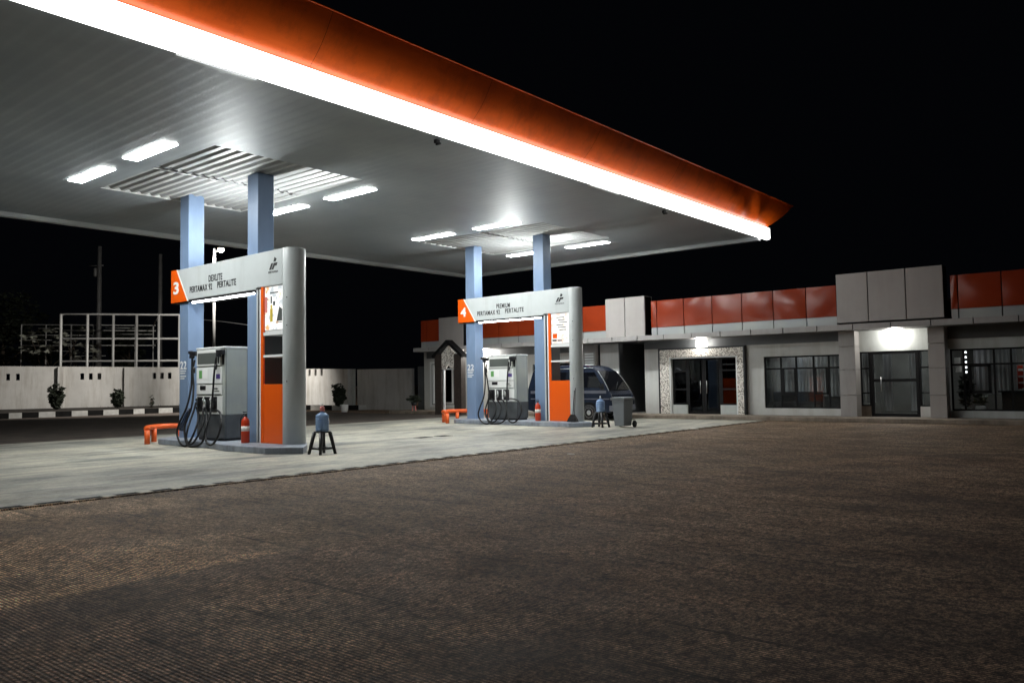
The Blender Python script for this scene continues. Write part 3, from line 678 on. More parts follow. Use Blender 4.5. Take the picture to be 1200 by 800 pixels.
d3 = dispenser('tall grey fuel dispenser with black hoses under sign number three')
d4 = copy_tree(d3, (0, DY, 0), 'tall grey fuel dispenser with black hoses under sign number four')
# large blue cloth hanging behind hoses on pump three
bl = MB(); bl.tube([(-19.78, 10.72, .95), (-19.95, 10.66, .6), (-20.02, 10.62, .40)], [.03, .05, .09], 8)
tag(bl.build('rag', 'van_blue', None), 'dark blue rag hanging among the hoses of pump three', 'rag')

# guard rail around the island tip
def guard(dy, label):
    p = thing('guard_rail', (-21.9, YC + dy, 0), label, 'guard rail', 'orange guard rails at the island ends')
    P = lambda x, y, z: (x, y + dy, z)
    path = [P(-21.28, 10.36, .37), P(-21.45, 10.42, .41), P(-21.75, 10.62, .415), P(-22.05, 10.95, .415), P(-22.15, 11.27, .415), P(-22.05, 11.6, .415), P(-21.75, 11.95, .415), P(-21.3, 12.2, .415), P(-20.9, 12.22, .41)]
    MB().tube(bez(path, 5), .072, 10).build('rail', 'guard_orange', p)
    for (x, y) in ((-21.28, 10.36), (-22.0, 10.90), (-22.0, 11.66), (-20.95, 12.22)):
        MB().tube([P(x, y, .0), P(x, y, .37)], .072, 10).build('leg', 'guard_orange', p)
    return p
guard(0, 'low orange tubular guard rail around the left tip of pump island three')
guard(DY, 'low orange tubular guard rail around the left tip of pump island four')

# fire extinguishers
def extinguisher(x, y, label, mat='red_gloss', s=1.08):
    p = thing('fire_extinguisher', (x, y, .15), label, 'fire extinguisher', 'fire extinguishers on the pump islands')
    MB().lathe((x, y, .152), [(.088 * s, 0), (.092 * s, .02), (.092 * s, .46 * s), (.075 * s, .52 * s), (.035 * s, .56 * s), (.028 * s, .58 * s)], 20).build('cylinder', mat, p)
    MB().lathe((x, y, .152), [(.0935 * s, .26 * s), (.0935 * s, .37 * s)], 20).build('paper_label', 'label_white', p)
    h = MB(); h.lathe((x, y, .152), [(.03 * s, .58 * s), (.03 * s, .63 * s)], 10); h.box(x - .08 * s, x + .05 * s, y - .012, y + .012, .152 + .63 * s, .152 + .65 * s); h.box(x - .09 * s, x + .03 * s, y - .012, y + .012, .152 + .67 * s, .152 + .69 * s)
    h.build('valve', 'dark_metal', p)
    MB().tube(bez([(x - .04 * s, y, .152 + .62 * s), (x - .13 * s, y - .03, .152 + .55 * s), (x - .12 * s, y - .05, .152 + .3 * s), (x - .10 * s, y - .05, .152 + .12 * s)]), .011, 6).build('hose', 'black_rubber', p)
extinguisher(-17.33, 10.82, 'red fire extinguisher with pale label at the foot of the pump three sign')
extinguisher(-17.50, 11.14, 'darker second fire extinguisher half hidden behind the first on island three', s=.95)
extinguisher(-17.33, 10.82 + DY, 'red fire extinguisher at the foot of the pump four sign')

# stools and water jugs
def stool(x, y, label):
    p = thing('plastic_stool', (x, y, 0), label, 'stool', 'black plastic stools beside the signs')
    H = .50
    MB().box(x - .14, x + .14, y - .14, y + .14, H - .035, H).build('seat', 'black_plastic', p, .02)
    for sx in (-1, 1):
        for sy in (-1, 1):
            MB().tube([(x + sx * .12, y + sy * .12, H - .03), (x + sx * .20, y + sy * .20, .004)], [.055, .042], 4).build('leg', 'black_plastic', p)
    q = MB()
    for (a, b) in (((-.165, -.165), (.165, -.165)), ((.165, -.165), (.165, .165)), ((.165, .165), (-.165, .165)), ((-.165, .165), (-.165, -.165))):
        q.tube([(x + a[0], y + a[1], .13), (x + b[0], y + b[1], .13)], .026, 4)
    q.build('stretcher', 'black_plastic', p)
def jug(x, y, label, spray):
    z = .502
    p = thing('water_jug', (x, y, z), label, 'water jug', 'blue water jugs on the stools')
    pr = [(.13, 0), (.142, .015)]
    for k in range(6):
        h0 = .03 + .045 * k; pr += [(.145, h0), (.145, h0 + .028), (.137, h0 + .036), (.137, h0 + .042)]
    pr += [(.142, .31), (.135, .345), (.09, .385), (.034, .41), (.03, .43)]
    MB().lathe((x, y, z + .001), pr, 24).build('body', 'jug_plastic', p)
    MB().lathe((x, y, z + .001), [(.13, .012), (.133, .25)], 24).build('water', 'water_blue', p)
    if spray:
        MB().lathe((x, y, z), [(.045, .43), (.055, .47), (.05, .52), (.03, .54)], 16).build('cup', 'pink_plastic', p)
        c = MB(); c.tube([(x, y, z + .54), (x, y, z + .60)], .014, 8); c.tube([(x, y, z + .565), (x - .07, y - .02, z + .575)], .010, 6); c.build('pump_spout', 'white_plastic', p)
    else:
        c = MB(); c.tube([(x, y, z + .43), (x, y, z + .52)], [.03, .016], 8); c.build('cap', 'white_plastic', p)
mj = principled('jug_plastic', (.34, .50, .78), .12); b = mj.node_tree.nodes['Principled BSDF']
b.inputs['Transmission Weight'].default_value = .35; b.inputs['IOR'].default_value = 1.3
stool(-14.50, 10.93, 'black plastic stool beside the rounded end of sign three'); jug(-14.50, 10.93, 'blue water jug with pink pump cup on the stool by sign three', True)
stool(-14.62, 22.05, 'black plastic stool between sign four and the wheelie bin'); jug(-14.62, 22.05, 'blue water jug with pale cap on the stool beside the wheelie bin', False)

# wheelie bin
p = thing('wheelie_bin', (-14.0, 22.3, 0), 'grey two wheeled rubbish bin standing right of sign four', 'rubbish bin')
x0, x1, y0, y1 = -14.22, -13.75, 22.1, 22.68
vs = [(x0 + .05, y0 + .06, .05), (x1 - .05, y0 + .06, .05), (x1 - .05, y1 - .06, .05), (x0 + .05, y1 - .06, .05), (x0, y0, .88), (x1, y0, .88), (x1, y1, .88), (x0, y1, .88)]
MB().add(vs, [(0, 1, 5, 4), (1, 2, 6, 5), (2, 3, 7, 6), (3, 0, 4, 7), (0, 3, 2, 1), (4, 5, 6, 7)]).build('body', 'bin_grey', p, .025)
box('rim', 'bin_grey', p, x0 - .03, x1 + .03, y0 - .03, y1 + .03, .875, .915, .01)
lid = MB(); lid.prism([(x0 - .04, .917), (x1 + .04, .917), (x1 + .02, .955), (x1 - .1, .975), (x0 + .1, .975), (x0 - .02, .955)], 'y', y0 - .05, y1 + .03); lid.build('lid', 'bin_grey', p, .01)
MB().tube([(x0 + .02, y1 + .09, .93), (x1 - .02, y1 + .09, .93)], .018, 8).build('handle', 'bin_grey', p)
for xx in (x0 - .03, x1 + .03):
    w = MB().lathe((xx, y1 - .02, .11), [(.10, -.025), (.11, -.018), (.11, .018), (.10, .025)], 18, 'x').build('wheel', 'tyre', p)
    MB().lathe((xx, y1 - .02, .11), [(.05, -.028), (.05, .028)], 12, 'x').build('hub', 'dark_metal', w)

# dustpan and broom leaning on sign four
p = thing('dustpan', (-15.75, 21.95, .15), 'long handled black dustpan and broom leaning on the end of sign four', 'dustpan')
yb = 22.15
MB().prism([(-15.98, .152), (-15.56, .152), (-15.62, .27), (-15.72, .40), (-15.82, .40), (-15.92, .27)], 'y', yb - .10, yb + .02).build('pan', 'black_plastic', p)
MB().tube([(-15.77, yb - .03, .38), (-15.80, yb + .12, 1.20)], .016, 8).build('handle', 'black_plastic', p)
MB().tube([(-15.66, yb - .10, .30), (-15.74, yb + .10, 1.28)], .014, 8).build('broom_stick', 'black_plastic', p)
MB().box(-15.76, -15.58, yb - .17, yb - .115, .152, .30).build('broom_head', 'black_plastic', p)

# ------------------------------------------------------------------ van
def van():
    XF, XRr, YN, YF = -16.56, -20.6, 25.75, 27.35; W_ = YF - YN
    p = thing('minivan', (-18.2, (YN + YF) / 2, 0), 'dark blue boxy minivan parked behind pump four facing right', 'van')
    # side outline (x forward, z) lower body and greenhouse as lofted sections
    low = [(XRr, .35), (XRr, 1.15), (-20.40, 1.22), (-16.75, 1.16), (-16.30, 1.02), (-16.10, .90), (XF, .70), (XF, .38), (-16.25, .28), (-20.3, .28)]
    def outline(pts, inset):  # body with rounded top
        return pts
    mb = MB(); 
    secs = []
    for (yy, sc) in ((YN + .05, .97), (YN, 1.0), (YF, 1.0), (YF - .05, .97)): pass
    # full side silhouette
    sil = [(XRr, .36), (XRr + .0, 1.20), (-20.40, 1.90), (-20.25, 2.06), (-19.8, 2.13), (-18.5, 2.15), (-17.85, 2.12), (-17.55, 2.05), (-17.28, 1.88), (-16.98, 1.52), (-16.72, 1.12), (-16.62, .98), (XF, .72), (XF, .40), (-16.7, .30), (-20.3, .30)]
    def ring(y, tumble, drop):
        out = []
        for (x, z) in sil:
            t = max(0, (z - 1.15) / 1.0); out.append((x + (.03 * drop if x > -17 else -.0), y + tumble * t, z - drop * .03 * (1 if z > 1.9 else 0)))
        return out
    rows = [ring(YN, .14, 1), ring(YN + .12, .14, 0), ring(YF - .12, -.14, 0), ring(YF, -.14, 1)]
    n = len(sil); vs = [v for r_ in rows for v in r_]; fs = []
    for i in range(3):
        for j in range(n):
            j2 = (j + 1) % n; fs.append((i * n + j, i * n + j2, (i + 1) * n + j2, (i + 1) * n + j))
    fs.append(tuple(range(n))); fs.append(tuple(3 * n + j for j in reversed(range(n))))
    body = MB().add(vs, fs).build('body', 'van_blue', p, .03)
    def sidey(z): return YN + .14 * max(0, (z - 1.15))
    # side windows, near side
    for (a, b_) in ((-20.2, -19.35), (-19.25, -18.30)):
        v = [(a, sidey(1.30) - .012, 1.30), (b_, sidey(1.30) - .012, 1.30), (b_, sidey(1.88) - .012, 1.88), (a, sidey(1.88) - .012, 1.88)]
        MB().add(v, [(0, 1, 2, 3)]).build('side_window', 'van_glass', p)
    v = [(-18.18, sidey(1.26) - .012, 1.26), (-16.95, sidey(1.26) - .012, 1.26), (-17.38, sidey(1.84) - .012, 1.84), (-18.18, sidey(1.84) - .012, 1.84)]
    MB().add(v, [(0, 1, 2, 3)]).build('side_window', 'van_glass', p)
    # windscreen between (-16.74,1.27) and (-17.28,1.98)
    def ws(t, o): return (-16.72 + (-17.28 + 16.72) * t + .020 * math.sin(math.pi * t) + o * .8, 1.12 + (1.88 - 1.12) * t + .022 * math.sin(math.pi * t) + o * .6)
    vs = []; fs = []
    for k in range(7):
        t = .03 + .95 * k / 6; (xa, za) = ws(t, .035); ins = .08 + .12 * t; vs += [(xa, YN + ins, za), (xa, YF - ins, za)]
        if k: fs.append((2 * k - 2, 2 * k - 1, 2 * k + 1, 2 * k))
    MB().add(vs, fs, True).build('windscreen', 'van_glass', p)
    # A pillar chrome edges seen from the front
    for sgn, y0_ in ((1, YN), (-1, YF)):
        MB().tube([(ws(t / 5, .02)[0], y0_ + sgn * (.035 + .125 * t / 5), ws(t / 5, .02)[1]) for t in range(6)], .016, 6).build('pillar_trim', 'silver', p)
    # wiper & roof gutter
    q = MB(); q.tube([(-20.3, YN + .118, 1.99), (-17.45, YN + .118, 2.01)], .014, 6); q.build('roof_gutter', 'silver', p)
    q = MB(); q.tube([(-16.68, YN + .5, 1.16), (-16.88, YN + .95, 1.46)], .01, 6); q.build('wiper', 'black_plastic', p)
    # side stripes and door lines
    q = MB(); q.box(-20.44, -16.80, YN - .006, YN + .001, 1.03, 1.14).box(-20.44, -16.66, YN - .006, YN + .001, .80, .84); q.build('side_stripe', 'van_grey', p)
    q = MB()
    for xx in (-18.24, -16.98, -19.30): q.box(xx, xx + .012, YN - .004, YN + .001, .42, 1.28)
    q.build('door_gap', 'frame_black', p)
    q = MB(); q.box(-18.10, -17.95, YN - .03, YN - .004, .94, .97); q.build('door_handle', 'silver', p)
    # bumper, grille, lamps
    box('bumper', 'van_grey', p, XF - .12, XF + .06, YN - .005, YF + .005, .36, .58, .02)
    box('grille', 'black_plastic', p, XF - .04, XF + .012, YN + .38, YF - .38, .66, .84)
    for (a, b_) in ((YN + .08, YN + .34), (YF - .34, YF - .08)): box('headlight', 'chrome', p, XF - .06, XF + .016, a, b_, .66, .86, .01)
    q = MB(); q.tube([(-16.92, YN + .01, 1.26), (-16.86, YN - .14, 1.30)], .01, 6); q.box(-16.92, -16.82, YN - .24, YN - .13, 1.18, 1.40); q.build('mirror', 'black_plastic', p)
    # wheels
    for yy, s_ in ((YN + .08, -1), (YF - .08, 1)):
        for xx in (-17.58, -19.75):
            MB().lathe((xx, yy, .33), [(.37, -.088), (.37, .06)], 24, 'y').build('wheel_arch', 'frame_black', p) if s_ < 0 else None
            w = MB().lathe((xx, yy + s_ * .035, .30), [(.20, -.09), (.28, -.085), (.30, -.05), (.30, .05), (.28, .085), (.20, .09)], 24, 'y').build('wheel', 'tyre', p)
            MB().lathe((xx, yy + s_ * .035, .30), [(.03, -.098), (.08, -.10), (.10, -.085), (.185, -.088), (.195, -.094), (.195, .09), (.08, .098)], 20, 'y').build('rim', 'silver', w)
    box('licence_plate', 'black_plastic', p, XF + .061, XF + .068, 26.35, 26.75, .42, .54)
    return p
van()

# ------------------------------------------------------------------ station building
YP, YBD, YCO, YW = 28.6, 28.3, 28.9, 29.4
bld = thing('station_building', (-12, 31, .15), 'long single storey station building with orange parapet and grey cladding blocks', 'building')
XEND = 5.0
step = MB(); step.box(-31.6, XEND + 1, 28.0, 29.39, 0.0, .145); tag(step.build('pavement_step', 'stone_step', None, .015), kind='structure')
def panels(name, mat, x0, x1, seams_, y, z0, z1, th=.25, gap=.035, prow=0, wob=0.0):
    xs_ = [x0] + [s_ for s_ in seams_ if x0 < s_ < x1] + [x1]
    for a, b_ in zip(xs_[:-1], xs_[1:]):
        mb_ = MB(); mb_.box(a + gap / 2, b_ - gap / 2, y + .004, y + th, z0, z1)
        if wob:
            nu, nv = 10, 8; vs = []; fs = []; ph = random.uniform(0, 6); am = random.uniform(.3, 1) * wob
            for i in range(nu + 1):
                for j in range(nv + 1):
                    u, v = i / nu, j / nv; e = math.sin(u * math.pi) * math.sin(v * math.pi)
                    vs.append((a + gap / 2 + (b_ - a - gap) * u, y + .003 - e * am - .35 * am * math.sin(3 * u + 2.4 * v + ph) * min(1, 6 * u * (1 - u)), z0 + (z1 - z0) * v))
            for i in range(nu):
                for j in range(nv):
                    q = i * (nv + 1) + j; fs.append((q, q + nv + 1, q + nv + 2, q + 1))
            mb_.add(vs, fs, True)
        mb_.build(name, mat, bld)
sm12 = [-16.18 + 1.2 * k for k in range(-12, 20)]
off = [x + .45 for x in sm12]
# orange parapets with silver band below
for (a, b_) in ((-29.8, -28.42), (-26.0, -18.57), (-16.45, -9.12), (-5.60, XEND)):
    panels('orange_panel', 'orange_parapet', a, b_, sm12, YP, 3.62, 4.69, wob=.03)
    panels('silver_panel', 'acp_silver', a, b_, sm12, YP + .02, 3.315, 3.61)
    box('panel_backing', 'frame_black', bld, a, b_, YP + .26, YP + .34, 3.30, 4.66)
# grey blocks (proud of the parapet, taller)
for (a, b_, z0, z1, sm) in ((-28.40, -26.75, 2.95, 4.74, []), (-18.55, -16.65, 3.315, 4.92, [-17.6]), (-9.10, -5.76, 3.375, 5.04, [-8.06, -6.88])):
    panels('grey_block_panel', 'acp_grey', a, b_, sm, YP - .12, z0, z1, th=.6)
    box('block_core', 'frame_black', bld, a + .01, b_ - .01, YP - .05, YP + .44, z0 + .02, z1 - .02)
# lower band and soffit
panels('eave_band', 'acp_band', -30.06, XEND, off, YBD, 3.11, 3.30, th=.26)
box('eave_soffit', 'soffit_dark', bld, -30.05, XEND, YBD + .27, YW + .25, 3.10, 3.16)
box('eave_backing', 'frame_black', bld, -30.05, XEND, YBD + .07, YBD + .30, 3.12, 3.28)
# roof slab and side walls
box('roof', 'soffit_dark', bld, -30.0, XEND, YP + .35, 38.0, 3.9, 4.0)
box('wall', 'render_grey', bld, -30.4, -30.2, YW, 38.0, 0, 3.9)
box('wall', 'render_grey', bld, -30.2, XEND, 37.8, 38.0, 0, 3.9)
def wall(x0, x1, z0, z1, mat='render_grey', y=YW, th=.2): return box('wall', mat, bld, x0, x1, y, y + th, z0, z1)
# ---- left end with framed window
wall(-30.2, -29.95, .0, 2.78); wall(-28.05, -25.0, .0, 2.78); wall(-29.95, -28.05, 2.62, 2.78); wall(-29.95, -28.05, .0, .30)
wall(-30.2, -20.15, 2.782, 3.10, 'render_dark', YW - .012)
def window(x0, x1, z0, z1, vs, hs, glass='window_glass', fw_=.05, y=YW + .05, name='window', fmat='frame_black', extra=None):
    f = MB(); f.box(x0, x1, y, y + .06, z0, z0 + fw_).box(x0, x1, y, y + .06, z1 - fw_, z1).box(x0, x0 + fw_, y, y + .06, z0 + fw_, z1 - fw_).box(x1 - fw_, x1, y, y + .06, z0 + fw_, z1 - fw_)
    for v in vs: f.box(v - fw_ / 2, v + fw_ / 2, y + .003, y + .057, z0 + fw_, z1 - fw_)
    for h in hs: f.box(x0 + fw_, x1 - fw_, y + .005, y + .055, h - fw_ / 2, h + fw_ / 2)
    if extra:
        for e in extra: f.box(e[0], e[1], y - .01, y + .05, e[2], e[3])
    w = f.build(name, fmat, bld)
    MB().box(x0 + fw_ * .5, x1 - fw_ * .5, y + .025, y + .031, z0 + fw_ * .5, z1 - fw_ * .5).build('pane', glass, w)
    return w
w = window(-29.62, -28.40, .55, 2.38, [], [], 'dark_glass', .06)
fr = MB()
for (a, b_, c, d_) in ((-29.95, -29.63, .30, 2.62), (-28.39, -28.05, .30, 2.62)): fr.box(a, b_, YW - .03, YW + .12, c, d_)
fr.box(-29.63, -28.39, YW - .03, YW + .12, 2.40, 2.62).box(-29.63, -28.39, YW - .03, YW + .12, .30, .53)
fr.build('white_surround', 'white_gloss', bld)
ln = MB(); ln.box(-29.80, -29.77, YW - .036, YW - .031, .42, 2.50).box(-28.25, -28.22, YW - .036, YW - .031, .42, 2.50).box(-29.77, -28.25, YW - .036, YW - .031, 2.47, 2.50).box(-29.77, -28.25, YW - .036, YW - .031, .42, .45)
ln.build('surround_line', 'frame_black', bld)
# ---- middle part behind pump four
wall(-25.0, -23.2, .0, 2.78); window(-23.18, -20.9, .4, 2.32, [-22.4, -21.65], [1.85]); wall(-23.2, -20.88, .0, .40); wall(-23.2, -20.88, 2.32, 2.78); wall(-20.88, -20.15, 0, 2.78)
box('tiled_pillar', 'acp_band', bld, -20.12, -19.52, YCO + .2, YCO + .5, .146, 3.10)
lv = MB()
for k in range(14): lv.box(-20.04, -19.60, YCO + .17, YCO + .198, 1.15 + .115 * k, 1.15 + .115 * k + .07)
lv.build('louvre', 'white_gloss', bld)
wall(-20.15, -19.40, 0, 3.10, 'render_dark', YW + .3)
wall(-19.38, -18.45, 0, 3.10, 'render_grey', YW - .1)
# passage
box('passage_wall', 'render_dark', bld, -19.0, -16.9, 32.6, 32.8, 0, 3.10)
box('passage_wall', 'render_dark', bld, -18.45, -18.40, YW - .1, 32.6, 0, 3.10)
box('passage_wall', 'render_dark', bld, -17.25, -17.20, YW + .21, 32.6, 0, 3.10)
# ---- carved entrance
wall(-17.25, -16.45, 0, 2.78); wall(-12.83, -12.12, 0, 2.78); wall(-16.45, -12.83, 2.74, 2.78)
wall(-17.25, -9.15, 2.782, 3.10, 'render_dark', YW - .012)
cf = MB(); Yc = 29.2
for (a, b_, c, d_) in ((-16.43, -16.02, .146, 2.72), (-13.10, -12.85, .146, 2.72)): cf.box(a, b_, Yc, Yc + .2, c, d_)
cf.box(-16.02, -13.10, Yc, Yc + .2, 2.40, 2.72); cf.build('carved_surround', 'carved', bld, .01)
ce = MB(); ce.box(-16.49, -16.435, Yc - .01, Yc + .19, .146, 2.78).box(-12.845, -12.79, Yc - .01, Yc + .19, .146, 2.78).box(-16.435, -12.845, Yc - .01, Yc + .19, 2.725, 2.78)
ce.build('surround_border', 'dark_metal', bld)
ci = MB(); ci.box(-16.018, -15.96, Yc + .03, Yc + .2, .146, 2.40).box(-13.16, -13.102, Yc + .03, Yc + .2, .146, 2.40).box(-15.96, -13.16, Yc + .03, Yc + .2, 2.35, 2.398)
ci.build('inner_surround', 'white_gloss', bld)
for (a, b_) in ((-15.958, -15.29), (-13.87, -13.162)): box('door_plinth', 'render_white', bld, a, b_, Yc + .12, Yc + .3, .146, .50)
window(-15.958, -15.30, .502, 2.348, [], [1.85, 1.12], 'dark_glass', .06, YW, 'side_light')
window(-13.86, -13.162, .502, 2.348, [], [1.85, 1.12], 'dark_glass', .06, YW, 'side_light')
for (a, b_) in ((-15.295, -14.585), (-14.575, -13.865)):
    dd = window(a, b_, .15, 2.348, [], [], 'dark_glass', .085, YW, 'door')
    hx = b_ - .13 if a < -15 else a + .13
    MB().tube([(hx, YW - .05, .95), (hx, YW - .05, 1.45)], .014, 8).build('handle', 'silver', dd)
# ---- window 1
wall(-12.12, -9.15, 0, .40); wall(-12.12, -9.15, 2.32, 2.78)
window(-12.12, -9.2, .40, 2.32, [-11.49, -10.92, -10.29, -9.75], [1.86], 'window_glass', .055, extra=[(-11.46, -11.38, .92, 1.86), (-11.0, -10.95, .92, 1.86), (-11.46, -10.95, .90, .97), (-10.27, -10.20, .92, 1.86), (-9.86, -9.78, .92, 1.86), (-10.27, -9.78, .90, .97)])
# ---- cladding columns of the entrance
for (a, b_) in ((-9.20, -8.66), (-6.37, -5.88)):
    for (z0, z1) in ((.146, .885), (.89, 1.765), (1.77, 2.565), (2.57, 3.10)):
        box('cladding_pillar', 'acp_band' if a < -8 else 'acp_grey', bld, a, b_, YCO, YW + .02, z0 + .004, z1 - .004, .004)
# ---- glazed entrance between them
box('door_header', 'render_white', bld, -8.66, -6.37, YW, YW + .2, 2.38, 3.30)
window(-8.66, -8.34, .50, 2.378, [], [1.80, .95], 'window_glass', .045, name='side_light')
box('door_plinth', 'stone_step', bld, -8.66, -8.34, YW + .01, YW + .2, .146, .498)
window(-6.78, -6.37, .50, 2.378, [], [1.80, .95], 'window_glass', .045, name='side_light')
box('door_plinth', 'render_grey', bld, -6.78, -6.37, YW + .01, YW + .2, .146, .498)
dd = window(-8.33, -6.79, .15, 2.378, [], [1.38], 'window_glass', .10, YW + .04, 'door')
MB().tube([(-7.98, YW - .02, 1.0), (-7.98, YW - .02, 1.5)], .014, 8).build('handle', 'silver', dd)
# ---- right shop window
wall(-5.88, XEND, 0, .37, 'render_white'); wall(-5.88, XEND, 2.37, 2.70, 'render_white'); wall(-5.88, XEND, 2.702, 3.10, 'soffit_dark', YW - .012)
window(-5.84, XEND, .37, 2.37, [-5.45, -4.60, -4.13, -3.3, -2.5, -1.7, -.9, .1, 1.1], [1.86], 'window_glass', .055, extra=[(-5.32, -5.24, .95, 1.84), (-4.78, -4.70, .95, 1.84), (-5.32, -4.70, .93, 1.02), (-5.32, -4.70, 1.78, 1.86)])
# interior partitions, floor, ceiling
box('interior_floor', 'interior_wall', bld, -30.1, XEND, YW + .21, 37.7, .10, .14)
box('interior_ceiling', 'interior_wall', bld, -17.1, XEND, YW + .21, 37.7, 3.2, 3.25)
box('partition', 'interior_wall', bld, -9.0, -8.9, YW + .3, 37.7, .14, 3.2)
box('partition', 'interior_wall', bld, -6.2, -6.1, YW + .3, 37.7, .14, 3.2)
box('partition', 'interior_wall', bld, -8.9, -6.2, 32.6, 32.7, .14, 3.2)
box('partition', 'interior_wall', bld, -6.1, XEND, 33.0, 33.1, .14, 3.2)

# curtains inside
def curtain(x0, x1, z0, z1, y, label):
    mb_ = MB(); n_ = int((x1 - x0) / .03); vs = []; fs = []
    for i in range(n_ + 1):
        x = x0 + (x1 - x0) * i / n_; d_ = .028 * math.sin(x * 46 + 1.3 * math.sin(x * 7))
        vs += [(x, y + d_, z0), (x, y + d_, z1)]
    for i in range(n_): fs.append((2 * i, 2 * i + 2, 2 * i + 3, 2 * i + 1))
    o_ = mb_.add(vs, fs, True).build('curtain', 'curtain'); tag(o_, label, 'curtain', 'curtains behind the shop windows')
curtain(-12.1, -9.15, .62, 2.45, YW + .45, 'grey pleated curtain behind the five pane window')
curtain(-8.7, -8.3, .62, 2.45, YW + .45, 'narrow curtain left of the glazed door')
curtain(-5.25, -4.05, .9, 2.45, YW + .55, 'pale curtain behind the shop window beside the glowing reflection dots')
curtain(-3.9, XEND, .9, 2.45, YW + .6, 'curtain at the right end of the shop window')
curtain(-7.35, -6.95, .3, 2.5, YW + 1.2, 'pale drape hanging inside the glazed door at its right')
curtain(-8.15, -7.85, .3, 2.5, YW + .9, 'pale drape hanging inside the glazed door at its left')
def furniture(name, boxes, label, cat, mat='furniture_dark'):
    x = sum(b_[0] + b_[1] for b_ in boxes) / 2 / len(boxes); o_ = thing(name, (x, boxes[0][2], .14), label, cat)
    for k, b_ in enumerate(boxes): MB().box(*b_[:6]).build(b_[6], b_[7] if len(b_) > 7 else mat, o_, .02)
furniture('sofa', [(-11.9, -10.1, 29.66, 29.78, .34, 1.0, 'backrest'), (-11.9, -10.1, 29.60, 29.66, .14, .62, 'seat')], 'dark sofa back seen through the left part of the five pane window', 'sofa')
furniture('cabinet', [(-10.0, -9.3, 29.62, 29.80, .14, .82, 'case'), (-9.95, -9.35, 29.612, 29.62, .42, .44, 'handle', 'silver')], 'low dark cabinet behind the right part of the five pane window', 'cabinet')
furniture('shop_counter', [(-4.5, -1.0, 29.9, 30.4, .14, .95, 'case'), (-4.6, -.9, 29.85, 30.45, .96, 1.0, 'counter_top', 'dark_metal'), (-4.35, -4.1, 30.0, 30.2, 1.0, 1.10, 'tray', 'silver'), (-3.95, -3.7, 30.0, 30.2, 1.0, 1.07, 'tray', 'white_plastic')], 'dark shop counter with small trays behind the right hand window', 'counter')
furniture('display_rack', [(-4.15, -3.3, 30.15, 30.3, 1.05, 1.80, 'back_panel', 'red_gloss'), (-4.05, -3.8, 30.10, 30.14, 1.62, 1.70, 'goods', 'label_white'), (-4.05, -3.7, 30.10, 30.14, 1.42, 1.48, 'goods', 'label_white'), (-4.05, -3.75, 30.10, 30.14, 1.22, 1.28, 'goods', 'label_white')], 'red display rack with pale goods at the far right window', 'display rack')
furniture('notice_sheet', [(-5.78, -5.60, 29.75, 29.76, 1.90, 2.10, 'sheet', 'label_white')], 'white notice sheet high behind the first shop pane', 'notice')
furniture('notice_sheet', [(-5.76, -5.58, 29.75, 29.76, 1.62, 1.82, 'sheet', 'label_white')], 'white notice sheet below the other behind the first shop pane', 'notice')
# glowing squares that stand in for a row of reflections in the glass
st = thing('reflection_dots', (-5.43, 29.6, 2.3), 'vertical row of small white glowing squares imitating reflections in the shop window', 'reflection')
for k, zz in enumerate((2.26, 2.10, 1.94, 1.77, 1.62)): MB().box(-5.47, -5.39, 29.58, 29.60, zz - .03, zz + .03).build('glow_square', 'reflection_dot', st)  # emitting squares in place of reflections, no real lamps
MB().box(-5.435, -5.425, 29.601, 29.61, 1.4, 2.34).build('dot_strip', 'frame_black', st)
# unseen interior lights, added to brighten the curtains, hall and shop
for (x, y, z, pw, nm, lb) in ((-10.7, 30.0, 3.1, 20.0, 'office_fill', ''), (-7.6, 31.0, 3.1, 42.0, 'hall_fill', 'added fill light inside the hall behind the glazed door'), (-3.0, 31.2, 3.1, 42.0, 'shop_fill', 'added fill light inside the shop behind the right window')):
    l = bpy.data.lights.new(nm, 'AREA'); l.energy = pw; l.size = .5; l.color = (.95, .97, 1.0); lo = bpy.data.objects.new(nm, l); COL.objects.link(lo); lo.location = (x, y, z)
# potted plant and jars inside shop window
def leafball(mb_, c, r, n, size, flat=1.0, seed=1):
    rnd = random.Random(seed)
    for k in range(n):
        while True:
            d_ = Vector((rnd.uniform(-1, 1), rnd.uniform(-1, 1), rnd.uniform(-1, 1)))
            if d_.length < 1: break
        d_ = d_ * (.55 + .45 * rnd.random()) if d_.length < .6 else d_
        pos = Vector(c) + Vector((d_.x * r[0], d_.y * r[1], d_.z * r[2]))
        a = Vector((rnd.uniform(-1, 1), rnd.uniform(-1, 1), rnd.uniform(-.5, .5) * flat)).normalized(); b_ = a.cross(Vector((rnd.uniform(-1, 1), rnd.uniform(-1, 1), rnd.uniform(-1, 1)))).normalized()
        s1 = size * rnd.uniform(.6, 1.3); s2 = s1 * .42
        mb_.add([pos - a * s1, pos + b_ * s2, pos + a * s1, pos - b_ * s2], [(0, 1, 2, 3)])
pt = thing('potted_plant', (-5.5, 29.9, .14), 'dark leafy potted plant behind the first pane of the shop window', 'potted plant')
MB().lathe((-5.5, 29.9, .14), [(.10, 0), (.15, .3), (.16, .32)], 16).build('pot', 'white_plastic', pt)
l_ = MB(); leafball(l_, (-5.5, 29.9, 1.05), (.2, .2, .6), 160, .12, seed=3); l_.build('foliage', 'leaf_dark', pt)
pt = thing('flower_pot', (-5.1, 29.9, .14), 'pale round flower pot on the floor behind the shop window', 'flower pot')
MB().lathe((-5.1, 29.9, .14), [(.10, 0), (.17, .15), (.15, .36), (.12, .38)], 16).build('pot', 'white_plastic', pt)
l_ = MB(); leafball(l_, (-5.1, 29.9, .72), (.2, .2, .22), 70, .10, seed=4); l_.build('foliage', 'leaf_mid', pt)

